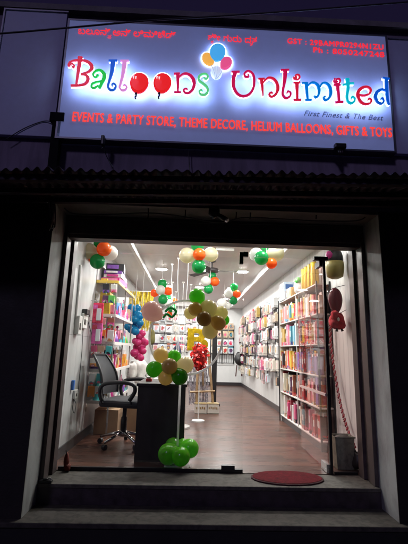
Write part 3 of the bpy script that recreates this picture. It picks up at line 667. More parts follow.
cluster('pale and orange balloon cluster beside the fan, above the gold balloon bunch', 2.6, [(206, 281, 5.2, 'white', -.1), (214.8, 281.5, 4.8, 'orange', -.05), (208.5, 289, 5, 'green', -.05), (212.5, 276, 4, 'green', .05)], G3, ZC)
cluster('small tricolour balloon cluster farther back right of the gold bunch', 3.6, [(228.5, 293, 4.4, 'white', -.06), (237, 294, 4, 'orange', -.04), (233.5, 300.7, 4.2, 'green', -.06), (234, 287, 4.2, 'green', .02)], G3, ZC)
cluster('green, cream and orange balloon cluster at the upper right above the doorway', 1.0, [(261.5, 258, 7.4, 'green', -.1), (256, 254.5, 7, 'white', 0), (275.5, 253, 9, 'cream', .04), (271.5, 263.5, 5.6, 'orange', 0), (267.5, 248, 6.5, 'green', .08)], G3, ZC)
cluster('white balloon pair on the ceiling behind the gold bunch', 4.6, [(222, 303, 5, 'white', 0), (227, 306, 4, 'white', .1)], G3, ZC)

# ring stand with gold, green and tan bunches
Yr = .12; c0 = at(186, 337, Yr); rad = 36.5*mpp(c0)
rs = thing('balloon_ring_stand', 'white hoop stand carrying green, gold and cream balloon bunches in front of the desk', 'balloon stand', (at(178, 466, Yr).x, Yr, 0))
M_tube = mat('white plastic tube', (.80, .80, .77), .3); translucent(M_tube, (.8, .8, .77), .45)
MB().tube([(c0.x+rad*math.cos(a), Yr+.02*math.sin(2*a), c0.z+rad*math.sin(a)) for a in [2*math.pi*i/64 for i in range(64)]], .011, 10, True).build('hoop', M_tube, rs, smooth=True)
pb = at(180.5, 375, Yr)
MB().tube([(pb.x, Yr, pb.z), (pb.x-.005, Yr, .02)], .011, 10).build('pole', M_tube, rs, smooth=True)
MB().lathe([(.12, .0), (.12, .02), (.02, .03), (.015, .06)], (pb.x, Yr, .0), 20).build('base', M_tube, rs)
def bunch(items):
    P = [at(px, py, Yr+dy) for px, py, r, c, dy in items]; cen = sum(P, Vector())/len(P)
    for p, (px, py, r, c, dy) in zip(P, items): balloon(rs, p, r*mpp(p)*1.0, c, cen)
bunch([(197, 296.5, 8, 'lime', 0), (195.5, 309, 7.2, 'gold', -.06), (208.3, 308.7, 9, 'tan', -.03), (190.5, 313, 6.5, 'tan', .03), (204.2, 318.8, 7.6, 'brown', -.14), (221, 313, 7, 'tan', .02), (218.5, 323, 7.4, 'gold', -.07), (210, 331, 8, 'tan', -.02), (224, 320, 5.5, 'lime', .08), (206, 312, 8, 'dark green', .12)])
bunch([(160.8, 355, 7.4, 'gold', 0), (174.3, 356.5, 6.8, 'lime', .03), (154, 369.3, 8, 'lime', -.03), (169.6, 366.3, 8, 'brown', -.12), (185.5, 365, 8.2, 'apricot', -.02), (165.8, 377.5, 7.6, 'gold', -.03), (179.7, 376.7, 8.2, 'dark green', -.08)])
bunch([(168.3, 454, 10.2, 'lime', -.03), (181, 456.5, 9.2, 'lime', -.10), (189.5, 448.5, 9.2, 'lime', 0), (173, 446, 8, 'lime', .07), (183, 446, 7, 'lime', .08)])
pk = at(151.8, 311.3, Yr-.03); balloon(rs, pk, 10.2*mpp(pk), 'pink', c0)
MB().tube(catmull([tuple(at(*q, Yr+.04)) for q in ((163, 318), (167, 314), (172, 317), (176, 311), (170, 308), (165, 312))]), .012, 8).build('twisted_balloon', balloon_mesh('green').materials[0], rs, smooth=True)

# loose balloon bundles hanging by the shelves
def bundle(label, Y, px, py, rx, ry, n, colr, seed, rb):
    g = random.Random(seed); cen = at(px, py, Y); t = thing('balloon_bundle', label, 'balloon bundle', cen, 'bundles of small balloons beside the shelves'); k = mpp(cen)
    for i in range(n):
        a = i*2.4; u = math.sqrt((i+.5)/n)
        p = cen+Vector((rx*u*math.cos(a)*k, g.uniform(-.1, .1), ry*u*math.sin(a)*k)); balloon(t, p, rb*k*g.uniform(.85, 1.1), colr, cen, lab=False)
    MB().tube([cen, Vector((cen.x, cen.y, 2.45))], .003, 5).build('string', M_white, t)
bundle('hanging bundle of small blue balloons between shelf and hoop', 3.0, 134.5, 320, 7, 15, 15, 'blue', 1, 4.0)
bundle('hanging bundle of small magenta balloons below the blue ones', 3.0, 140, 346, 6, 14, 13, 'magenta', 2, 3.8)

# balloon sticks
bs0 = at(180, 384, 2.0)
stk = thing('balloon_stick_stand', 'tall cluster of thin white balloon sticks with cups behind the hoop', 'stick stand', (bs0.x, 2.0, .0))
MB().lathe([(.16, 0), (.16, .025), (.03, .04), (.02, .9), (.012, .92)], (bs0.x, 2.0, 0), 20).build('base', M_tube, stk)
for px, py, dy in ((172.3, 264.5, 0), (178.5, 258.5, .05), (172.5, 282.5, -.05), (183.5, 282.5, 0), (188.3, 262, .08), (191, 285, -.04), (176, 292, .1)):
    q = at(px, py, 2.0+dy); o = MB().tube([(bs0.x+(q.x-bs0.x)*.25, 2.0+dy*.3, .9), (q.x, q.y, q.z-.3), (q.x, q.y, q.z)], .0042, 6).build('stick', M_tube, stk)
    MB().lathe([(.005, -.02), (.02, .0), (.022, .008)], q, 10).build('cup', M_tube, o)

# ------------------------------------------------------------------ DESK, CHAIR, BOXES
M_desk = mat('black desk laminate', (.012, .0075, .005), .55, var=.4, vscale=4)
dx0, dx1 = at(136.5, 420, .30).x, at(184.5, 420, .30).x
dk = thing('reception_desk', 'black wooden reception desk just inside the glass', 'desk', ((dx0+dx1)/2, .55, 0))
MB().box(dx0-.015, dx1+.015, .26, .90, .705, .735).build('desk_top', M_desk, dk, bevel=.004)
MB().box(dx0, dx1, .28, .30, .002, .7045).build('front_panel', M_desk, dk)
MB().box(dx0, dx0+.02, .3005, .88, .002, .7045).build('side_panel', M_desk, dk)
MB().box(dx1-.02, dx1, .3005, .88, .002, .7045).build('side_panel', mat('lit desk side', (.03, .024, .022), .3), dk)  # light falling on this side is put into a paler laminate colour
MB().box(dx0+.021, dx0+.16, .35, .87, .45, .7).build('drawer_block', M_desk, dk)
c = at(149, 382, .5); t = thing('tape_dispenser', 'small red and white box on the desk top beside the balloon bunch', 'box', (c.x, .5, .736))
MB().box(c.x-.03, c.x+.03, .47, .53, .736, .765).build('box', mat('red card', (.5, .03, .03), .5), t, bevel=.003)
MB().box(c.x-.025, c.x+.02, .475, .525, .7655, .785).build('lid', M_white, t, bevel=.003)
c = at(190.5, 384, .7)

cx, cy = -.72, .93
ch = thing('office_chair', 'black mesh office chair with chrome star base left of the desk', 'chair', (cx, cy, 0))
fa = R(-14); fx = Vector((math.cos(fa), math.sin(fa), 0)); sd = Vector((-math.sin(fa), math.cos(fa), 0)); B0 = Vector((cx, cy, 0))
def L3(a, b, z): return B0+fx*a+sd*b+Vector((0, 0, z))
M_mesh = mat('grey mesh fabric', (.035, .037, .042), .8, var=.3, vscale=60, bump=.3, bscale=200); M_pad = mat('black seat fabric', (.014, .014, .018), .7, var=.3)
MB().cbox(L3(.02, 0, .47), (.48, .48, .08), rz=fa).build('seat', M_pad, ch, bevel=.03)
mb = MB(); nu, nv = 9, 9; vs = []; fs = []
for layer in (0, .02):
    for i in range(nu):
        for j in range(nv):
            u = i/(nu-1); v = j/(nv-1)*2-1; w = .21*(1-.25*u*u); b = -.20-.17*u-.05*(1-v*v)+.06*math.sin(u*3)
            vs.append(L3(b-layer, v*w, .55+.44*u))
for l in (0, 1):
    for i in range(nu-1):
        for j in range(nv-1):
            a = l*nu*nv+i*nv+j; q = (a, a+1, a+nv+1, a+nv); fs.append(q if l else q[::-1])
MB().add(vs, fs).build('backrest', M_mesh, ch, smooth=True)
mb = MB(); ed = []
for i in range(nu): ed.append(vs[i*nv])
for j in range(1, nv): ed.append(vs[(nu-1)*nv+j])
for i in range(nu-2, -1, -1): ed.append(vs[i*nv+nv-1])
MB().tube(ed, .014, 8).build('back_frame', M_black, ch, smooth=True)
MB().tube([L3(-.05, 0, .43), L3(-.27, 0, .44), L3(-.30, 0, .60)], .022, 8).build('back_bracket', M_black, ch, smooth=True)
for s in (-1, 1):
    loop = [L3(-.16, s*.27, .50), L3(-.19, s*.28, .60), L3(-.14, s*.285, .68), L3(.04, s*.285, .705), L3(.19, s*.285, .69), L3(.22, s*.28, .62), L3(.16, s*.27, .52)]
    MB().tube(catmull([tuple(q) for q in loop], 5), .022, 10).tube([L3(-.17, s*.265, .49), L3(-.16, s*.2, .455), L3(.16, s*.2, .455), L3(.17, s*.265, .51)], .014, 8).build('armrest', M_black, ch, smooth=True)
MB().lathe([(.035, .14), (.035, .30), (.024, .31), (.024, .42)], B0, 14).build('gas_column', M_black, ch, smooth=True)
mb = MB(); mb.lathe([(.045, .10), (.05, .13), (.04, .16)], B0, 16)
cast = []
for k in range(5):
    a = R(20+72*k); e = B0+Vector((.28*math.cos(a), .28*math.sin(a), .075)); mb.tube([B0+Vector((.03*math.cos(a), .03*math.sin(a), .135)), B0+Vector((.15*math.cos(a), .15*math.sin(a), .11)), e], [.022, .018, .014], 8); cast.append((e, a))
mb.build('star_base', M_chrome, ch, smooth=True)
for e, a in cast:
    M = Matrix.Rotation(a, 4, 'Z') @ Matrix.Rotation(R(90), 4, 'X')
    MB().lathe([(.008, -.022), (.028, -.02), (.028, .02), (.008, .022)], Vector((e.x, e.y, .029)), 14, M).build('caster', M_black, ch, smooth=False)

M_card = mat('brown cardboard', (.30, .19, .11), .8, var=.15)
b0 = Vector((-1.02, 1.62, 0))
t = thing('cardboard_box', 'brown cardboard box on the floor behind the office chair', 'box', b0)
MB().box(b0.x-.16, b0.x+.14, 1.45, 1.80, .001, .30).build('carton', M_card, t, bevel=.004)
MB().box(b0.x-.155, b0.x+.135, 1.60, 1.65, .3005, .302).build('tape', mat('tan tape', (.45, .33, .18), .3), t)
b1 = Vector((-.66, 1.75, 0))
t = thing('cardboard_box', 'second brown carton standing farther right behind the office chair', 'box', b1)
MB().box(b1.x-.14, b1.x+.14, 1.6, 1.9, .001, .34).build('carton', M_card, t, bevel=.004)
MB().box(b1.x-.135, b1.x+.135, 1.73, 1.77, .3405, .342).build('tape', MATS['tan tape'], t)

# ------------------------------------------------------------------ LEFT WALL fittings
def wallpt(px, py, x=XL): return atx(px, py, x)
def plate(label, px, py, w, h, cat='switch board', d=.03, sockets=2):
    c = wallpt(px, py); t = thing('switch_board', label, cat, c, 'white electrical boards on the left wall')
    MB().box(XL, XL+d, c.y-w/2, c.y+w/2, c.z-h/2, c.z+h/2).build('plate', M_white, t, bevel=.004)
    for k in range(sockets): MB().box(XL+d, XL+d+.006, c.y-w*.3+k*w*.36, c.y-w*.3+k*w*.36+w*.2, c.z-h*.25, c.z+h*.1).build('switch', M_black if k == 0 else M_white, t)
plate('tall white meter box on the left wall near the glass', 76, 325, .12, .20, d=.05)
plate('square white switch board right beside the meter box', 83, 321, .18, .17)
plate('low white socket on the left wall near the glass', 74, 394, .10, .09)
c = wallpt(83.5, 312); t = thing('wall_charger', 'black charger plugged in above the square white switch board', 'charger', c)
MB().box(XL+.001, XL+.06, c.y-.07, c.y+.06, c.z-.03, c.z+.03).build('body', M_black, t, bevel=.008)
MB().tube([c+Vector((.05, .06, 0)), c+Vector((.04, .12, -.04))], .006, 6).build('plug_lead', M_cable, t)
c = wallpt(71.5, 385); tag(MB().box(XL+.001, XL+.03, c.y-.02, c.y+.02, c.z-.05, c.z+.05).build('blue_connector', mat('blue plastic', (.03, .16, .55), .4), bevel=.004), 'small blue connector on the left wall above the low socket', 'connector')
cable('wall_wire', 'thin dark wire running diagonally down the left wall to the shelf', [wallpt(87, 318, XL+.01), wallpt(92, 335, XL+.01), wallpt(98, 352, XL+.02), wallpt(104, 368, XL+.05)], .0045)
cable('wall_wire', 'grey wire dropping straight down from the square switch board', [wallpt(83, 330, XL+.008), wallpt(82, 350, XL+.008), wallpt(80, 372, XL+.008), wallpt(78, 392, XL+.008)], .0035)
cable('wall_wire', 'small loop of dark wire below the low socket', [wallpt(74, 398, XL+.01), wallpt(72.5, 408, XL+.02), wallpt(74.5, 413, XL+.03), wallpt(76, 404, XL+.02), wallpt(74, 400, XL+.01)], .004)
cable('wall_conduit', 'white conduit pipe running up the left wall above the meter box', [wallpt(76, 318, XL+.012), wallpt(78.5, 290, XL+.012), wallpt(80.5, 265, XL+.012)], .012, 'conduit', M_white)
def foil_pack(label, px, py, h, cols):
    c = wallpt(px, py, XL+.10); t = thing('toy_pack', label, 'toy pack', c, 'neon toy packs on the left wall'); w = .125
    MB().cbox(c, (w, .03, h)).build('card', cols[0], t, bevel=.008)
    MB().cbox(c+Vector((.015, -.021, -.02)), (w*.45, .012, h*.6)).build('blister', cols[1], t, bevel=.006)
    MB().cbox(c+Vector((-.03, -.02, h*.30)), (w*.45, .008, h*.2)).build('label_patch', cols[2], t)
    MB().tube([c+Vector((0, 0, h/2)), c+Vector((-.05, 0, h/2+.03)), Vector((XL, c.y, c.z+h/2+.03))], .004, 6).build('hook', M_steel, t)
neon = mat('neon red pink print', (.75, .03, .10), .3, var=.35, vscale=18); mag = mat('bright magenta blister', (.80, .12, .45), .2, var=.4, vscale=25); wht = mat('white print', (.8, .8, .85), .3)
foil_pack('upper neon red and white toy pack hanging on the left wall', 98, 313, .25, (neon, wht, mag))
foil_pack('lower neon pink toy pack hanging on the left wall', 97, 333.5, .25, (mag, wht, neon))

# ------------------------------------------------------------------ LEFT SHELF with toys
SY0, SY1, SX = 1.27, 2.7, -.97
SZ = (.42, .80, 1.14, 1.49, 1.93)
M_shelfw = mat('white shelf board', (.70, .69, .66), .4); M_yel = mat('yellow shelf lip', (.70, .48, .08), .4)
ls = thing('wall_shelf', 'long white toy shelf unit on the left wall with yellow top edge', 'shelf', ((XL+SX)/2, (SY0+SY1)/2, 0))
for i, z in enumerate(SZ):
    MB().box(XL+.004, SX, SY0, SY1, z-.02, z).build('shelf_board', M_shelfw, ls)
    MB().box(SX+.0005, SX+.012, SY0, SY1, z-.025, z+.012).box(XL+.004, SX, SY0-.012, SY0-.0005, z-.025, z+.012).build('shelf_lip', M_yel if i in (4,) else M_shelfw, ls)
for y in (SY0, (SY0+SY1)/2, SY1):
    MB().box(XL+.001, XL+.003, y-.02, y+.02, .3, 2.1).box(SX-.02, SX-.002, y+.001, y+.015, 0, SZ[-1]-.021).build('upright', M_steel, ls)
TOYC = [('yellow', (.72, .50, .05)), ('blue', (.07, .25, .62)), ('white', (.75, .75, .75)), ('green', (.12, .50, .10)), ('pink', (.75, .25, .42)), ('teal', (.05, .42, .45)), ('purple', (.20, .08, .38)), ('red', (.60, .04, .05)), ('silver', (.55, .56, .58)), ('orange', (.75, .28, .04)), ('black', (.02, .02, .025)), ('magenta', (.55, .04, .25))]
TC = dict(TOYC); rowname = ('lowest', 'second lowest', 'middle', 'second highest', 'top')
g = random.Random(11)
def toy(kind, colr, x, y, z, w, h, label, col2=None):
    c = TC[colr]; m = mat('toy '+colr, c, .35, var=.25, vscale=25); m2 = mat('toy '+(col2 or 'white'), TC[col2 or 'white'], .35, var=.25, vscale=25)
    nm, cat = {'box': ('toy_box', 'box'), 'bottle': ('bottle', 'bottle'), 'cone': ('party_hat', 'party hat'), 'bag': ('gift_bag', 'bag')}[kind]
    t = thing(nm, label, cat, (x, y, z), 'toys and party goods on the left shelves')
    z += .001
    if kind in ('box', 'bag') and w < .19: m = print_mat('printed toy '+colr, c, 0, len(colr)+5, .8)
    if kind == 'box':
        MB().cbox((x, y, z+h/2), (w, w*.9, h), rz=g.uniform(-.2, .2)).build('carton', m, t, bevel=.003)
        MB().cbox((x+w*.53, y-.01, z+h*.55), (.004, w*.5, h*.5)).build('front_print', m2, t)
        MB().cbox((x, y-w*.53, z+h*.5), (w*.6, .004, h*.45)).build('side_print', m2, t)
    elif kind == 'bottle':
        MB().lathe([(w*.42, 0), (w*.45, .02), (w*.45, h*.6), (w*.18, h*.78), (w*.16, h*.84)], (x, y, z), 14).build('body', m, t, smooth=True)
        MB().lathe([(w*.2, h*.842), (w*.2, h)], (x, y, z), 12).build('cap', m2, t)
    elif kind == 'cone':
        MB().lathe([(w*.5, 0), (w*.27, h*.5), (.006, h*.95)], (x, y, z), 16).build('cone', m, t, smooth=True)
        MB().blob((x, y, z+h), (.022, .022, .022), 8, 6).build('pompom', m2, t, smooth=True)
    else:
        mb = MB(); a, b = w*.5, w*.32
        mb.add([(x-b, y-a, z), (x+b, y-a, z), (x+b, y+a, z), (x-b, y+a, z), (x-b*.8, y-a, z+h), (x+b*.8, y-a, z+h), (x+b*.8, y+a, z+h), (x-b*.8, y+a, z+h)], [(0,3,2,1),(0,1,5,4),(1,2,6,5),(2,3,7,6),(3,0,4,7),(4,5,6,7)]).build('bag', m, t, bevel=.004)
        MB().tube(catmull([(x+b*.8, y-a*.5, z+h), (x+b*.6, y-a*.35, z+h+.07), (x+b*.6, y+a*.35, z+h+.07), (x+b*.8, y+a*.5, z+h)], 5), .005, 6).build('handle', m2, t, smooth=True)
    return t
FR = 'in the front row'
# top shelf: stacked game boxes
zt = SZ[4]+.001
for k, (colr, c2, h, dw) in enumerate((('magenta', 'pink', .085, .0), ('white', 'magenta', .05, .01), ('purple', 'white', .045, -.01), ('black', 'purple', .10, .005))):
    m = mat('toy '+colr, TC[colr], .35, var=.25, vscale=25); m2 = mat('toy '+c2, TC[c2], .35, var=.25, vscale=25); x, y = -1.085+dw*.5, 1.66+dw
    t = thing('game_box', f'{colr} game box, {("lowest", "second", "third", "topmost")[k]} in the stack on the top left shelf', 'box', (x, y, zt), 'game boxes stacked on the top shelf')
    MB().cbox((x, y, zt+h/2), (.24, .42+dw, h-.002), rz=R(-5+k*4)).build('carton', m, t, bevel=.003)
    MB().cbox((x, y-.225-dw/2, zt+h/2), (.15, .012, h*.55), rz=R(-5+k*4)).build('front_print', m2, t)
    zt += h
toy('box', 'orange', -1.16, 1.34, SZ[4], .08, .045, 'tiny orange box on the near corner of the top left shelf', 'yellow')
spec = {3: [('bag', 'yellow', .24, .30), ('box', 'blue', .19, .19), ('bottle', 'white', .11, .30), ('bag', 'green', .2, .22), ('box', 'teal', .2, .24), ('bottle', 'pink', .12, .26), ('bag', 'white', .22, .26)],
        2: [('cone', 'white', .17, .24), ('cone', 'green', .16, .23), ('cone', 'silver', .17, .26), ('box', 'pink', .16, .17), ('bottle', 'teal', .11, .25), ('cone', 'pink', .16, .24), ('box', 'purple', .2, .2), ('bottle', 'white', .11, .22)],
        1: [('box', 'purple', .19, .13), ('box', 'pink', .2, .12), ('box', 'black', .2, .24), ('bottle', 'silver', .1, .27), ('bag', 'white', .2, .2), ('box', 'white', .2, .25), ('bag', 'silver', .2, .22)],
        0: [('bottle', 'teal', .12, .28), ('bottle', 'white', .12, .30), ('bag', 'silver', .2, .28), ('bottle', 'blue', .12, .27), ('box', 'white', .2, .2), ('bag', 'green', .2, .24)]}
posn = ('second from the glass', 'second from the near end', 'third from the near end', 'fourth from the near end', 'fifth from the near end', 'sixth from the near end', 'seventh from the near end', 'farthest back')
kn = {'box': 'toy box', 'bottle': 'bottle', 'cone': 'party hat', 'bag': 'gift bag'}
for r, L in spec.items():
    y = SY0+.02
    for i, (k, c, w, h) in enumerate(L):
        x = (-1.10 if i % 2 else -1.13)+g.uniform(-.02, .02)
        toy(k, c, x, y+w/2, SZ[r], w, h, f'{c} {kn[k]} on the {rowname[r]} left shelf, {posn[i]}', g.choice(('white', 'pink', 'silver', 'yellow', 'magenta', 'teal')))
        y += w*.8+.02+g.uniform(0, .02)
        if y > SY1-.2: break
    y = SY0+.06; used = set()
    for i in range(9):
        k = g.choice(('box', 'box', 'bottle', 'cone', 'bag')); c = g.choice(('white', 'pink', 'purple', 'teal', 'silver', 'magenta', 'blue', 'orange', 'green', 'red')); w = g.uniform(.10, .15); h = g.uniform(.12, .22)
        if y+w > SY1-.05: break
        toy(k, c, SX-.065, y+w/2, SZ[r], w, h, f'{c} {kn[k]} in the {rowname[r]} left shelf front row, {ORD[i]} from the door', g.choice(('white', 'pink', 'silver', 'yellow', 'black')))
        y += w+g.uniform(.01, .06)

# small packets hung in strings on the near end of the shelf
g = random.Random(41)
gapn = {3: 'highest gap', 2: 'second gap down', 1: 'third gap down', 0: 'lowest gap'}
hung = {}
for r in (3, 2, 1, 0):
    for k in range(3):
        for q in range(2):
            c = g.choice(('pink', 'white', 'teal', 'purple', 'silver', 'magenta', 'orange', 'green', 'black', 'yellow')); h = g.uniform(.09, .13); w = g.uniform(.065, .085)
            x = XL+.05+k*.092+g.uniform(-.01, .01); z = SZ[r+1]-.045-h/2-q*.15; y = SY0-.03-g.uniform(0, .03)
            if z-h/2 < SZ[r]+.01 or (r == 3 and k == 0): continue
            t = thing('hanging_toy', f'{c} toy packet on shelf end, {gapn[r]}, {("upper", "lower")[q]}, {ORD[k]} from wall', 'packet', (x, y, z-h/2), 'small toy packets hung on the shelf end')
            MB().cbox((x, y, z), (w, .025, h), ry=g.uniform(-.12, .12)).build('card', print_mat('hung toy '+c, TC[c], 0, len(c)+11, .55), t, bevel=.003)
            MB().tube([(x, y, z+h/2), (x, y+.02, z+h/2+.03)], .003, 5).build('hook', M_steel, t)

# bunches hanging from the shelf edge: lilac flower garland strings
def fringe(name, label, cat, Y, x0, y0, x1, y1, m, n=70, seed=0, parent=None):
    g = random.Random(seed); A, B = at(x0, y0, Y), at(x1, y1, Y); mb = MB()
    for i in range(n):
        x = A.x+(B.x-A.x)*(i+g.random())/n; yy = Y+g.uniform(-.02, .02); w = abs(B.x-A.x)/n*.9; zb = B.z+g.uniform(-.05, .05)*abs(A.z-B.z)
        vs = []; steps = 7; ph = g.uniform(0, 6)
        for k in range(steps+1):
            z = A.z+(zb-A.z)*k/steps; ox = .012*math.sin(ph+k*1.1); tw = .9*math.sin(ph+k*.8)
            vs += [(x+ox-w*math.cos(tw), yy-w*math.sin(tw), z), (x+ox+w*math.cos(tw), yy+w*math.sin(tw), z)]
        mb.add(vs, [(2*k, 2*k+1, 2*k+3, 2*k+2) for k in range(steps)])
    t = thing(name, label, cat, ((A.x+B.x)/2, Y, B.z))
    mb.build('strips', m, t)
    MB().tube([(A.x-.01, Y, A.z+.004), (B.x+.01, Y, A.z+.004)], .006, 6).build('top_rod', M_white, t)
    return t
M_goldfoil = mat('yellow foil', (.55, .40, .03), .3, .4, var=.4, vscale=20); M_silver = mat('lilac silver foil', (.55, .53, .60), .25, .6, var=.3, vscale=20)
fringe('foil_curtain', 'yellow foil fringe curtain hanging left of the hoop behind the blue balloons', 'foil curtain', 4.0, 124, 291, 152, 330, M_goldfoil, 70, 1)
fringe('foil_curtain', 'silver lilac foil fringe curtain right of the desk behind the wooden easel', 'foil curtain', 3.75, 189.5, 366, 208, 404, M_silver, 50, 2)
c = at(152, 337, 4.4); t = thing('olive_pouch', 'olive green pouch hanging between the foil curtain and the back rack', 'pouch', c)
MB().blob(c, (.07, .05, .16), 12, 8, .1).build('pouch', mat('olive cloth', (.12, .11, .03), .7, var=.4), t, smooth=True)
MB().tube([c+Vector((0, 0, .14)), c+Vector((0, 0, .4))], .004, 6).build('cord', M_cable, t)

# white storage counter behind the desk with white bags
t = thing('storage_counter', 'low white storage counter behind the reception desk', 'counter', (-.62, 3.4, 0))
MB().box(-.92, -.30, 3.1, 3.7, .001, .52).build('cabinet', M_shelfw, t, bevel=.004)
MB().box(-.935, -.285, 3.08, 3.715, .5205, .55).build('counter_top', M_white, t, bevel=.004)
g = random.Random(5); M_bag = mat('crumpled white bag', (.72, .71, .68), .5, var=.15, vscale=14, bump=.6, bscale=18)
for i, (px, py, rx, rz, lab) in enumerate(((131, 374, .11, .14, 'leftmost'), (140, 370, .13, .17, 'middle'), (150, 374, .12, .13, 'rightmost'))):
    c = at(px, py, 3.3+.1*i); t = thing('plastic_bag', f'{lab} of three crumpled white bags on the storage counter', 'bag', (c.x, c.y, .55), 'white bags behind the desk')
    MB().blob((c.x, c.y, .551+rz), (rx, .11, rz), 16, 10, .16, g).build('bag', M_bag, t, smooth=True)
    MB().tube([(c.x, c.y, .55+rz*1.9), (c.x+.01, c.y, .55+rz*2.2)], [.02, .035], 8).build('knot', M_bag, t)

# ------------------------------------------------------------------ BACK WALL and centre back displays
CARDS = [(.66, .61, .53), (.72, .72, .71), (.66, .46, .46), (.52, .42, .30), (.60, .67, .73), (.03, .03, .035), (.62, .14, .28), (.50, .36, .10)]
PKX = [print_mat(f'packet print {i}', c, 1, i) for i, c in enumerate(CARDS)]; PKY = [print_mat(f'back packet print {i}', c, 0, i+20) for i, c in enumerate(CARDS)]
PN = ['cream', 'white', 'pink', 'kraft brown', 'pale blue', 'black', 'magenta', 'gold']
def packet(m, lab, c, w, h, face, group, tilt=0, d=.05):
    """face 'x': faces -x (right wall); 'y': faces -y (back wall)"""
    mb = MB(); n = 3
    t = Matrix.Translation(Vector(c)) @ (Matrix.Rotation(tilt, 4, 'X') if face == 'x' else Matrix.Rotation(tilt, 4, 'Y'))
    if face == 'x':
        mb.box(-d, 0, -w/2, w/2, -h/2, h*.32, t); mb.box(-d*.6, -d*.45, -w/2*.98, w/2*.98, h*.322, h/2, t)
    else:
        mb.box(-w/2, w/2, -d, 0, -h/2, h*.32, t); mb.box(-w/2*.98, w/2*.98, -d*.6, -d*.45, h*.322, h/2, t)
    o = mb.build('hanging_packet', m, origin=c); return tag(o, lab, 'packet', group)
g = random.Random(21)
rackL = thing('display_grid', 'white pegboard grid on the left half of the back wall', 'display rack', (-.6, YB-.03, 1.0))
mb = MB()
for z in (1.16, 1.47, 1.78, 2.09): mb.box(-1.2, .28, YB-.022, YB-.002, z+.10, z+.115)
mb.build('rails', M_blackmetal, rackL)
mb = MB()
for x in (-1.2, -.83, -.46, -.09, .28): mb.box(x-.008, x+.008, YB-.035, YB-.0225, .98, 2.24)
mb.build('posts', M_blackmetal, rackL)
for r, z in enumerate((2.07, 1.76, 1.45, 1.14)):
    for k in range(7):
        x = -1.09+k*.205; i = g.choice((0, 1, 1, 1, 4))
        if g.random() < .1: continue
        packet(PKY[i], f'{PN[i]} packet on the left back grid, {ORD[r]} row down, {ORD[k]} from left', (x+g.uniform(-.015, .015), YB-.04, z+g.uniform(-.02, .01)), g.choice((.12, .15, .175)), g.uniform(.18, .27), 'y', 'packets on the left back wall grid', g.uniform(-.05, .05))
rackR = thing('wire_rack', 'black wire rack on the right half of the back wall', 'display rack', (1.1, YB-.03, .8))
mb = MB()
for z in (.70, .98, 1.26, 1.54, 1.82): mb.tube([(.68, YB-.05, z), (1.42, YB-.05, z)], .010, 6)
for k in range(11): mb.tube([(.68+k*.074, YB-.05, .70), (.68+k*.074, YB-.05, .98)], .006, 6)
mb.build('wires', M_blackmetal, rackR)
mb = MB()
for x in (.68, 1.05, 1.42): mb.box(x-.014, x+.014, YB-.045, YB-.002, .68, 1.9)
mb.build('frame_posts', M_blackmetal, rackR)
for r, z in enumerate((1.86, 1.60, 1.33, 1.10)):
    for k in range(4):
        x = .77+k*.185; i = g.choice((0, 1, 1, 4, 3))
        packet(PKY[i], f'{PN[i]} packet on the back wire rack, {ORD[r]} row down, {ORD[k]} from left', (x, YB-.07, z), .16, .21, 'y', 'packets on the wire rack at the back', g.uniform(-.06, .06))
# black upright panel, easel, gift bags, foil letter, red foil bunch
c = at(213.6, 404, 4.3); zt = at(213.6, 333, 4.3).z
t = thing('black_stand', 'tall narrow black display board right of the wooden easel', 'display stand', (c.x, 4.3, 0))
MB().box(c.x-.05, c.x+.05, 4.28, 4.32, .04, zt).build('board', M_black, t)
MB().box(c.x-.10, c.x+.12, 4.2, 4.4, .001, .0395).build('foot', M_black, t)
M_wood = mat('pale wooden bars', (.42, .28, .15), .5, var=.25, vscale=30)
ea = thing('wooden_easel', 'pale wooden frame easel right of the desk', 'easel', (at(203, 405, 3.4).x, 3.4, 0))
def ep(px, py, y=3.4): return at(px, py, y)
for nm, a, b in (('leg', (198, 352), (196.5, 404)), ('leg', (208.5, 352), (213, 404))): MB().tube([ep(*a), ep(*b)], .022, 4).build(nm, M_wood, ea)
MB().tube([ep(190, 392, 3.37), ep(215, 391, 3.37)], .018, 4).build('crossbar', M_wood, ea)
MB().tube([ep(196, 356, 3.37), ep(210, 356, 3.37)], .016, 4).build('crossbar', M_wood, ea)
MB().tube([ep(203, 352, 3.42), ep(203, 400, 3.9)], .016, 4).build('leg', M_wood, ea)
for i, (px, lab) in enumerate(((200.5, 'left'), (213, 'right'))):
    c = atz(px, 414, 0); t = thing('gift_box', f'{lab} one of two small white gift boxes with gold print below the easel', 'box', c, 'white gift boxes on the floor'); q = Vector((c.x, c.y+.1, .08))
    MB().cbox(q, (.20, .15, .155), rz=.05).build('carton', mat('white card', (.74, .71, .64), .5, var=.08), t, bevel=.004)
    mb = MB()
    for k in range(5): mb.cbox(q+Vector((-.066+k*.033, -.0785, .012+.008*(k % 2))), (.018, .004, .035), rz=.05)
    mb.build('gold_print', mat('gold print', (.45, .30, .10), .3, .5), t)
    MB().cbox(q+Vector((0, 0, .084)), (.21, .16, .012), rz=.05).build('lid', mat('gold edge', (.50, .38, .18), .4), t)
fl = thing('foil_letter_balloon', 'shiny yellow foil letter B balloon above the red foil bunch', 'foil balloon', at(196, 340, 2.6))
c = bpy.data.curves.new('t', 'FONT'); c.body = 'B'; c.offset = .02; c.extrude = .06; c.bevel_depth = .018; c.bevel_resolution = 2
o = bpy.data.objects.new('t', c); COL.objects.link(o); bpy.context.view_layer.update()
me = bpy.data.meshes.new_from_object(o.evaluated_get(bpy.context.evaluated_depsgraph_get())); V = [v.co.copy() for v in me.vertices]; Fs = [tuple(p.vertices) for p in me.polygons]; bpy.data.objects.remove(o)
A, B = at(187, 350.5, 2.6), at(208.5, 329, 2.6); xs = [v.x for v in V]; ys = [v.y for v in V]
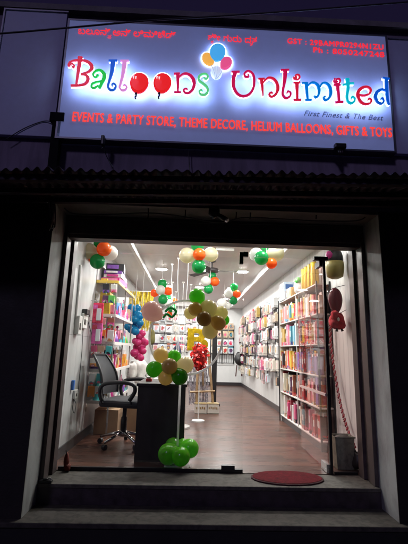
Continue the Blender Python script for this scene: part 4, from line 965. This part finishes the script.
def mapv(v): u = (v.x-min(xs))/(max(xs)-min(xs)); w = (v.y-min(ys))/(max(ys)-min(ys)); return (A.x+(B.x-A.x)*u, 2.6-v.z*.35, A.z+(B.z-A.z)*w)
MB().add([mapv(v) for v in V], Fs).build('foil_letter', mat('yellow foil letter', (.75, .50, .02), .22, .55, var=.35, vscale=14, bump=.3, bscale=14), fl)
MB().tube([at(196, 350, 2.62), (at(196, 350, 2.62).x, 2.62, 1.0)], .004, 5).build('ribbon', M_goldfoil, fl)
g = random.Random(9); c = at(199.8, 357, 2.5); k = mpp(c); mb = MB()
for i in range(240):
    u = Vector((g.gauss(0, 1), g.gauss(0, 1), g.gauss(0, 1))).normalized()*(g.random()**.4)
    p = c+Vector((u.x*9.5*k, u.y*.14, u.z*14.5*k)); a = Vector((g.uniform(-1, 1), g.uniform(-1, 1), g.uniform(-1, 1))).normalized()*.034; b = a.orthogonal().normalized()*.028
    mb.add([p-a, p+b*.8, p+a, p-b], [(0, 1, 2, 3)])
rb = thing('red_foil_bunch', 'bright red crumpled foil bunch in front of the wooden easel', 'foil decoration', c)
mb.build('foil_leaves', mat('red foil', (.62, .02, .015), .3, .3, var=.45, vscale=20), rb)
MB().blob(c, (7*k, .09, 11*k), 14, 9, .12, g).build('core', mat('dark red foil', (.30, .012, .012), .35, .3), rb, smooth=True)
MB().tube([c, (c.x, c.y, .02)], .008, 6).build('stick', M_white, rb)
MB().lathe([(.10, .0), (.10, .02), (.015, .03)], (c.x, c.y, 0), 16).build('base', M_white, rb)
c = at(177.5, 349, 4.9); t = thing('navy_cone', 'dark blue cone hat display left of the foil letter', 'party hat', (c.x, c.y, c.z))
MB().lathe([(.10, -.1), (.06, .04), (.008, .18)], c, 14).build('cone', mat('navy card', (.015, .03, .10), .4), t, smooth=True)
MB().tube([c+Vector((0, 0, -.1)), Vector((c.x, c.y, .02))], .01, 6).build('stand', M_steel, t)
MB().lathe([(.12, 0), (.12, .015), (.02, .02)], (c.x, c.y, 0), 14).build('foot', M_steel, t)
# black bag hanging in the back right corner
c = at(239, 360, 8.3); t = thing('black_bag', 'black bag hanging in the far right corner', 'bag', c)
MB().blob(c+Vector((.02, 0, .03)), (.16, .12, .20), 14, 9, .12, g).build('bag', M_black, t, smooth=True)
MB().cbox(c+Vector((-.08, 0, -.32)), (.03, .04, .34), ry=.1).cbox(c+Vector((.08, 0, -.30)), (.04, .04, .36), ry=-.05).build('strap', mat('brown strap', (.10, .05, .05), .6), t)

# ------------------------------------------------------------------ RIGHT WALL: packet grid and bookcase
BY0, BY1, BX = .78, 2.75, 1.50
gr = thing('display_grid', 'long black display grid on the right wall full of hanging packets', 'display rack', (XR-.02, 5.5, .5))
mb = MB(); zs = (.58, .86, 1.14, 1.42, 1.70, 1.98)
for z in zs: mb.box(XR-.016, XR-.001, 2.95, 8.5, z+.105, z+.120)
mb.build('rails', M_blackmetal, gr)
mb = MB()
for k in range(8): y = 2.95+k*5.55/7; mb.box(XR-.03, XR-.0165, y-.012, y+.012, .45, 2.14)
mb.build('posts', M_blackmetal, gr)
g = random.Random(33)
for r, z in enumerate(reversed(zs)):
    y = 3.07; k = 0
    while y < 8.4:
        w = g.choice((.11, .14, .17, .20, .24)); h = g.choice((.15, .19, .22, .25))+g.uniform(0, .03); i = g.choice((0, 0, 1, 1, 1, 2, 3, 4, 5, 5, 6, 7))
        if g.random() > (.08 if r < 5 else .55):
            packet(PKX[i], f'{PN[i]} packet on the right wall grid, {ORD[r]} row down, {ORD[k]} beyond the bookcase', (XR-.035-g.random()*.08, y+w/2, z-.01+g.uniform(-.02, .02)), w, h, 'x', 'packets on the right wall grid', g.uniform(-.14, .14), g.uniform(.03, .09))
        y += w+.03+g.uniform(0, .03); k += 1
bc = thing('bookcase', 'tall white shelving unit against the right wall behind the open glass door', 'shelf', ((BX+XR)/2, (BY0+BY1)/2, 0))
BZ = (.10, .46, .82, 1.18, 1.54, 1.90)
for z in BZ: MB().box(BX, XR-.001, BY0+.021, BY1-.021, z-.013, z).build('shelf_board', M_shelfw, bc)
MB().box(BX-.002, XR-.001, BY1-.02, BY1, .001, 1.93).build('side_panel', M_shelfw, bc)
MB().box(BX-.018, BX-.003, BY1-.02, BY1-.004, .001, 1.93).build('post', M_blackmetal, bc)
MB().box(BX-.002, BX+.016, BY0, BY0+.02, .001, 1.93).box(XR-.02, XR-.002, BY0, BY0+.02, .001, 1.93).build('post', M_blackmetal, bc)
ym = 1.72; MB().box(BX+.001, BX+.012, ym-.006, ym+.006, .101, 1.881).build('divider', M_shelfw, bc)
MB().box(BX+.02, XR-.001, BY0+.021, BY1-.021, .001, .081).build('plinth', M_skirt, bc)
MB().box(XR-.006, XR-.0015, BY0+.021, BY1-.021, .101, 1.881).build('back_board', mat('shaded back board', (.10, .085, .08), .6), bc)  # shade in the gaps behind the packs is put into this colour
COLS = [('teal', (.06, .36, .40)), ('sky blue', (.22, .48, .62)), ('salmon', (.72, .30, .24)), ('orange', (.75, .25, .04)), ('yellow', (.72, .50, .06)), ('black', (.02, .02, .025)), ('red', (.52, .03, .04)), ('pink', (.72, .22, .36)), ('navy', (.03, .06, .25)), ('cream', (.68, .62, .48)), ('gold', (.50, .33, .08)), ('dark red', (.22, .02, .03)), ('purple', (.20, .08, .34)), ('magenta', (.62, .05, .28)), ('white', (.74, .74, .72)), ('tan', (.46, .33, .20))]
CD = dict(COLS)
rowsel = {4: ['teal', 'teal', 'sky blue', 'salmon', 'orange', 'yellow', 'black', 'white'], 3: ['red', 'pink', 'cream', 'red', 'salmon', 'navy', 'sky blue', 'white'], 2: ['dark red', 'black', 'purple', 'yellow', 'orange', 'pink', 'magenta', 'red'], 1: ['dark red', 'cream', 'tan', 'gold', 'cream', 'pink', 'black', 'red'], 0: ['cream', 'tan', 'red', 'dark red', 'gold', 'black', 'cream']}
nearsel = {4: ['yellow', 'gold', 'white', 'salmon', 'yellow', 'red', 'cream'], 3: ['orange', 'yellow', 'red', 'red', 'gold', 'red'], 2: ['purple', 'dark red', 'navy', 'purple', 'salmon', 'dark red'], 1: ['red', 'dark red', 'salmon', 'red', 'purple', 'red'], 0: ['red', 'dark red', 'red', 'red', 'dark red']}
shn = ('lowest', 'second lowest', 'third', 'fourth', 'top'); g = random.Random(17)
def item(m1, m2, lab, x0, y, w, z, h, style):
    t = thing('ribbon_packet' if style else 'paper_pack', lab, 'packet', (x0+.06, y, z), 'coloured packs on the tall right shelving')
    if style:
        MB().box(x0, x0+.09, y-w/2, y+w/2, z+.001, z+h*.86).build('pack', m1, t, bevel=.003)
        MB().box(x0+.03, x0+.035, y-w/2*.95, y+w/2*.95, z+h*.862, z+h).build('header_card', m2, t)
    else:
        MB().box(x0, x0+.12, y-w/2, y+w/2, z+.001, z+h).build('pack', m1, t, bevel=.002)
        MB().box(x0-.002, x0-.0003, y-w*.3, y+w*.3, z+h*.45, z+h*.75).build('front_label', m2, t)
for bay, (ya, yb), sel in (('far', (ym+.02, BY1-.03), rowsel), ('near', (BY0+.03, ym-.02), nearsel)):
    for r in range(5):
        y = yb; k = 0
        while y > ya+.07:
            colr = sel[r][min(len(sel[r])-1, int((yb-y)/(yb-ya)*len(sel[r])))]
            if g.random() < .3: colr = g.choice(sel[r])
            w = g.choice((.04, .055, .07, .09)); h = g.uniform(.23, .332); m1 = print_mat('pack '+colr, CD[colr], 1, len(colr)*3, .75); m2 = mat('pack '+('white' if g.random() < .6 else 'gold'), CD['white'], .4)
            item(m1, m2, f'{colr} pack on {shn[r]} shelf of {bay} bookcase bay, {ORD[k]} from far end', BX+.004+g.random()*.05, y-w/2, w-.006, BZ[r], h, g.random() < .5)
            y -= w; k += 1
# on top of the bookcase
ztop = BZ[5]+.001
def topbox(lab, cat, nm, y, w, d, h, c1, c2, z=ztop, x=BX+.08):
    t = thing(nm, lab, cat, (x, y, z), None)
    MB().cbox((x, y, z+h/2), (d, w, h-.002)).build('carton', mat('top '+str(c1), c1, .4, var=.2, vscale=20), t, bevel=.004)
    MB().cbox((x-d/2-.002, y, z+h*.5), (.003, w*.7, h*.4)).build('front_print', mat('top '+str(c2), c2, .4), t)
    MB().cbox((x, y-w/2-.002, z+h*.5), (d*.7, .003, h*.5)).build('end_print', MATS['top '+str(c2)], t)
topbox('pale blue and grey box with navy lid, topmost of the stack on the bookcase', 'box', 'toy_box', 2.50, .30, .17, .15, (.42, .50, .58), (.03, .08, .22), ztop+.145)
topbox('grey box under the pale blue box on top of the bookcase', 'box', 'toy_box', 2.48, .34, .18, .14, (.40, .40, .42), (.62, .62, .64), ztop+.002)
topbox('brown cardboard box on top of the bookcase in its middle', 'box', 'cardboard_box', 2.08, .24, .16, .15, (.42, .26, .12), (.30, .18, .08))
c = Vector((BX+.07, 1.72, ztop)); t = thing('toy_bag', 'white and green bag of toys on top of the bookcase between box and gold rolls', 'bag', c)
MB().blob(c+Vector((0, 0, .11)), (.08, .13, .11), 14, 9, .12, g).build('bag', M_bag, t, smooth=True)
MB().blob(c+Vector((-.03, -.06, .19)), (.06, .06, .05), 10, 7, .1, g).build('toys', mat('toy green', TC['green'], .35), t, smooth=True)
M_goldroll = mat('gold foil roll', (.72, .50, .06), .22, .8)
for i, (y, lab) in enumerate(((1.42, 'farthest'), (1.28, 'second farthest'), (1.14, 'third farthest'), (1.0, 'nearest'))):
    t = thing('gold_roll', f'{lab} of four upright gold foil rolls on top of the bookcase', 'foil roll', (BX+.06, y, ztop), 'gold foil rolls')
    MB().lathe([(.05, 0), (.052, .01), (.052, .30), (.045, .31)], (BX+.06, y, ztop), 20).build('foil', M_goldroll, t, smooth=False)
    MB().lathe([(.022, .3105), (.022, .325)], (BX+.06, y, ztop), 12).build('core_tube', M_card, t)
# red tinsel strips hanging from the near bay
for k, (y, lab) in enumerate(((.95, 'nearest'), (1.2, 'middle'), (1.45, 'farthest'))):
    g2 = random.Random(k); mb = MB()
    for i in range(90):
        z = 1.55-.008*i+g2.uniform(-.01, .01); a = g2.uniform(0, 6.28); w = .035
        p = Vector((BX-.03, y+.02*math.sin(i*.1), z)); d = Vector((math.cos(a)*.4, math.sin(a), g2.uniform(-.5, .5)))*w
        mb.add([p-d*.1, p+d+Vector((0, 0, .006)), p+d-Vector((0, 0, .006))], [(0, 1, 2)])
    mb.tube([(BX-.03, y, 1.56), (BX-.03, y, .85)], .004, 5)
    tag(mb.build('tinsel_garland', MATS['red foil']), f'{lab} of three red tinsel garlands hanging on the near bookcase bay', 'garland', 'red tinsel garlands')

# ------------------------------------------------------------------ RIGHT OF THE DOOR
def rp(px, py, x=1.60): return atx(px, py, x)
c = at(334.5, 262, .32); k = mpp(c)
t = thing('hanging_backpack', 'black and yellow child bag hanging high on the right wall by the door', 'bag', c)
MB().blob(c+Vector((0, 0, 4*k)), (9*k, .09, 9.5*k), 18, 10, .06, g).build('upper_bag', M_black, t, smooth=True)
MB().lathe([(.04, -17*k), (7.8*k, -15*k), (9*k, -6*k), (8.6*k, 0), (.05, 1*k)], c, 20).build('yellow_base', mat('dull yellow plastic', (.40, .33, .10), .4), t, smooth=True)
MB().blob(c+Vector((-7*k, -.05, 6*k)), (3.2*k, .04, 4*k), 10, 7, .15, g).build('pink_charm', mat('toy magenta', TC['magenta'], .35), t, smooth=True)
MB().tube([c+Vector((0, 0, 12*k)), c+Vector((.03, .03, 16*k)), Vector((XR-.002, c.y+.05, c.z+15*k))], .006, 6).build('strap', M_cable, t)
c = at(335.3, 299.5, .35); k = mpp(c)
mar = thing('maroon_balloon', 'dull maroon oval balloon on the right wall below the hanging bag', 'balloon', c)
o = balloon(mar, c, 8.2*k, 'maroon', c+Vector((.02, 0, -1)), lab=False); o.scale = (6.8*k, 6.8*k, 12*k)
MB().tube([c+Vector((0, 0, 12*k)), Vector((XR-.002, c.y, c.z+15*k))], .003, 5).build('string', M_cable, mar)
c = at(337.5, 321.5, .35); k = mpp(c)
rbw = thing('red_plush', 'small red crumpled plush toy on the right wall under the maroon balloon', 'plush toy', c)
MB().blob(c, (8*k, .08, 8*k), 18, 12, .16, g).build('body', mat('red plush', (.58, .03, .05), .8, var=.5, vscale=25, bump=.8, bscale=30), rbw, smooth=True)
MB().blob(c+Vector((-4*k, -.04, 6*k)), (4*k, .05, 4.5*k), 12, 8, .15, g).build('head', MATS['red plush'], rbw, smooth=True)
MB().blob(c+Vector((-2*k, -.085, 1.5*k)), (1.2*k, .01, 2*k), 8, 6).build('white_patch', M_white, rbw, smooth=True)
for dx, dz in ((-2, -10), (4, -9.5)): MB().tube([c+Vector((dx*k*.6, -.02, -6*k)), c+Vector((dx*k, -.02, dz*k))], [.006, .016], 8).build('leg', M_black, rbw, smooth=True)
MB().tube([c+Vector((0, 0, 7*k)), Vector((XR-.002, c.y, c.z+12*k))], .003, 5).build('string', M_cable, rbw)
# red and white twisted rope
path = catmull([tuple(rp(*q, 1.62)) for q in ((330, 318), (331, 345), (335, 374), (340.5, 404), (347, 428), (355, 448))], 14)
gl = thing('rope_garland', 'red and white twisted rope garland hanging down the right wall by the door', 'garland', Vector(path[-1]))
for k, m in enumerate((mat('red rope', (.30, .018, .03), .7), mat('pink white rope', (.48, .30, .30), .6))):
    pts = []
    fine = catmull(path, 3)
    for i, p in enumerate(fine):
        a = i*.8+k*math.pi; pts.append(Vector(p)+Vector((0, .009*math.cos(a), .004*math.sin(a)))+Vector((.009*math.sin(a), 0, 0)))
    MB().tube(pts, .008 if k == 0 else .0055, 6).build('strand', m, gl, smooth=True)
# tin bin and dark bag behind the narrow pane
c = atz(343, 473, 0); c.y = max(c.y, .16)
c.x = at(343, 460, .2).x; c.y = .2
bn = thing('tin_bin', 'dull green grey tin bin behind the narrow pane', 'bin', (c.x, c.y, 0))
hb = .29
vs = []; fs = []; n = 4
def sq(w, z): return [(c.x-w, c.y-w*.8, z), (c.x+w, c.y-w*.8, z), (c.x+w, c.y+w*.8, z), (c.x-w, c.y+w*.8, z)]
L = [sq(.078, .001), sq(.094, hb), sq(.084, hb), sq(.07, .02)]
vs = sum(L, []); fs = [(3, 2, 1, 0)]+[(l*4+k, l*4+(k+1) % 4, (l+1)*4+(k+1) % 4, (l+1)*4+k) for l in range(3) for k in range(4)]+[(12, 13, 14, 15)]
M_tin = streaked_wall('worn olive tin', (.17, .17, .125), (.05, .045, .035), (14, 14, 9), .5, .9)
MB().add(vs, fs).build('body', M_tin, bn, bevel=.006)
MB().tube([Vector(q) for q in sq(.096, hb)], .008, 6, True).build('rim', M_tin, bn)
MB().blob((c.x, c.y, hb-.02), (.075, .06, .03), 12, 6, .15, g).build('rubbish', mat('dark rubbish', (.05, .045, .04), .8, var=.4), bn, smooth=True)
c = at(356, 462, .16); t = thing('rubbish_bag', 'small black crumpled bag beside the tin bin', 'bag', (c.x, c.y, 0))
MB().blob((c.x, c.y, .075), (.055, .07, .075), 14, 9, .16, g).build('bag', M_black, t, smooth=True)
MB().tube([(c.x, c.y, .14), (c.x-.02, c.y, .20)], [.02, .008], 8).build('knot', M_black, t, smooth=True)
# red rag at the left rail
c = at(64, 462, .01); t = thing('red_rag', 'small rust red rag hanging at the foot of the left shutter rail', 'rag', (c.x+.02, -.01, 0))
MB().blob((c.x+.03, -.02, .075), (.022, .03, .07), 12, 8, .22, g).blob((c.x+.045, -.03, .03), (.03, .03, .028), 12, 8, .2, g).build('cloth', mat('rust cloth', (.16, .03, .02), .9, var=.5, vscale=30), t, smooth=True)
MB().tube([(c.x+.03, -.03, .13), (c.x+.02, -.03, .17)], .004, 6).build('string', M_cable, t)

# doormat
ex, ey = .885, -.13; a_, b_ = .315, .185
dm = thing('doormat', 'oval dark red doormat on the upper step at the open door', 'doormat', (ex, ey, -.003))
def ell(a, b, z, n=72): return [(ex+a*math.cos(2*math.pi*i/n)*(1+.008*math.sin(i*2.1)), ey+b*math.sin(2*math.pi*i/n)*(1+.008*math.sin(i*1.7)), z) for i in range(n)]
def ellmesh(a, b, z0, z1):
    n = 72; mb = MB(); vs = ell(a, b, z0)+ell(a, b, z1*.7+z0*.3)+ell(a*.97, b*.96, z1); fs = [tuple(range(n))[::-1], tuple(2*n+i for i in range(n))]
    for l in (0, 1): fs += [(l*n+k, l*n+(k+1) % n, (l+1)*n+(k+1) % n, (l+1)*n+k) for k in range(n)]
    return mb.add(vs, fs)
ellmesh(a_, b_, -.003, .010).build('border', mat('dark red coir edge', (.055, .012, .015), .9, bump=.9, bscale=160), dm)
ellmesh(a_*.955, b_*.94, .0102, .0135).build('pile', mat('red coir pile', (.13, .014, .020), .95, spec=.1, var=.5, vscale=30, bump=1, bscale=240), dm)

# ------------------------------------------------------------------ WORLD, ADDED FRONT FILL SUN, CAMERA
w = bpy.data.worlds.new('World'); sc.world = w; w.use_nodes = True; nt = w.node_tree; bg = nt.nodes['Background']
sky = nt.nodes.new('ShaderNodeTexSky'); sky.sky_type = 'NISHITA'; sky.sun_disc = False; sky.sun_elevation = R(-4); sky.sun_rotation = R(200); sky.air_density = 1.2; sky.dust_density = 2.0
mx = nt.nodes.new('ShaderNodeMix'); mx.data_type = 'RGBA'; mx.blend_type = 'ADD'; mx.inputs[0].default_value = 1; mx.inputs[7].default_value = (.11, .075, .30, 1)
nt.links.new(sky.outputs[0], mx.inputs[6]); nt.links.new(mx.outputs[2], bg.inputs['Color']); bg.inputs['Strength'].default_value = .07
sl = bpy.data.lights.new('front_fill_sun', 'SUN'); sl.energy = .30; sl.angle = R(8); sl.color = (.66, .58, 1)  # added fill from the street side for balloons, desk and upper wall
so = bpy.data.objects.new('front_fill_sun', sl); COL.objects.link(so); so.rotation_euler = (R(58), 0, R(-24)); so.location = (0, -6, 8)

cd = bpy.data.cameras.new('camera'); co = bpy.data.objects.new('camera', cd); COL.objects.link(co)
cd.sensor_fit = 'HORIZONTAL'; cd.sensor_width = 36; cd.lens = F/408*36; cd.clip_end = 500; cd.clip_start = .05
rx, up, fw = lin(1, 0, 0), lin(0, 1, 0), lin(0, 0, 1)
co.matrix_world = Matrix(((rx.x, up.x, -fw.x, EYEPT.x), (rx.y, up.y, -fw.y, EYEPT.y), (rx.z, up.z, -fw.z, EYEPT.z), (0, 0, 0, 1)))
sc.camera = co
sc.render.engine = 'CYCLES'; sc.cycles.use_denoising = True; sc.cycles.max_bounces = 8; sc.cycles.transparent_max_bounces = 16; sc.cycles.use_light_tree = True
sc.cycles.caustics_reflective = False; sc.cycles.caustics_refractive = False; sc.cycles.sample_clamp_indirect = 4
sc.view_settings.view_transform = 'Standard'; sc.view_settings.look = 'None'; sc.view_settings.exposure = 0; sc.view_settings.gamma = 1
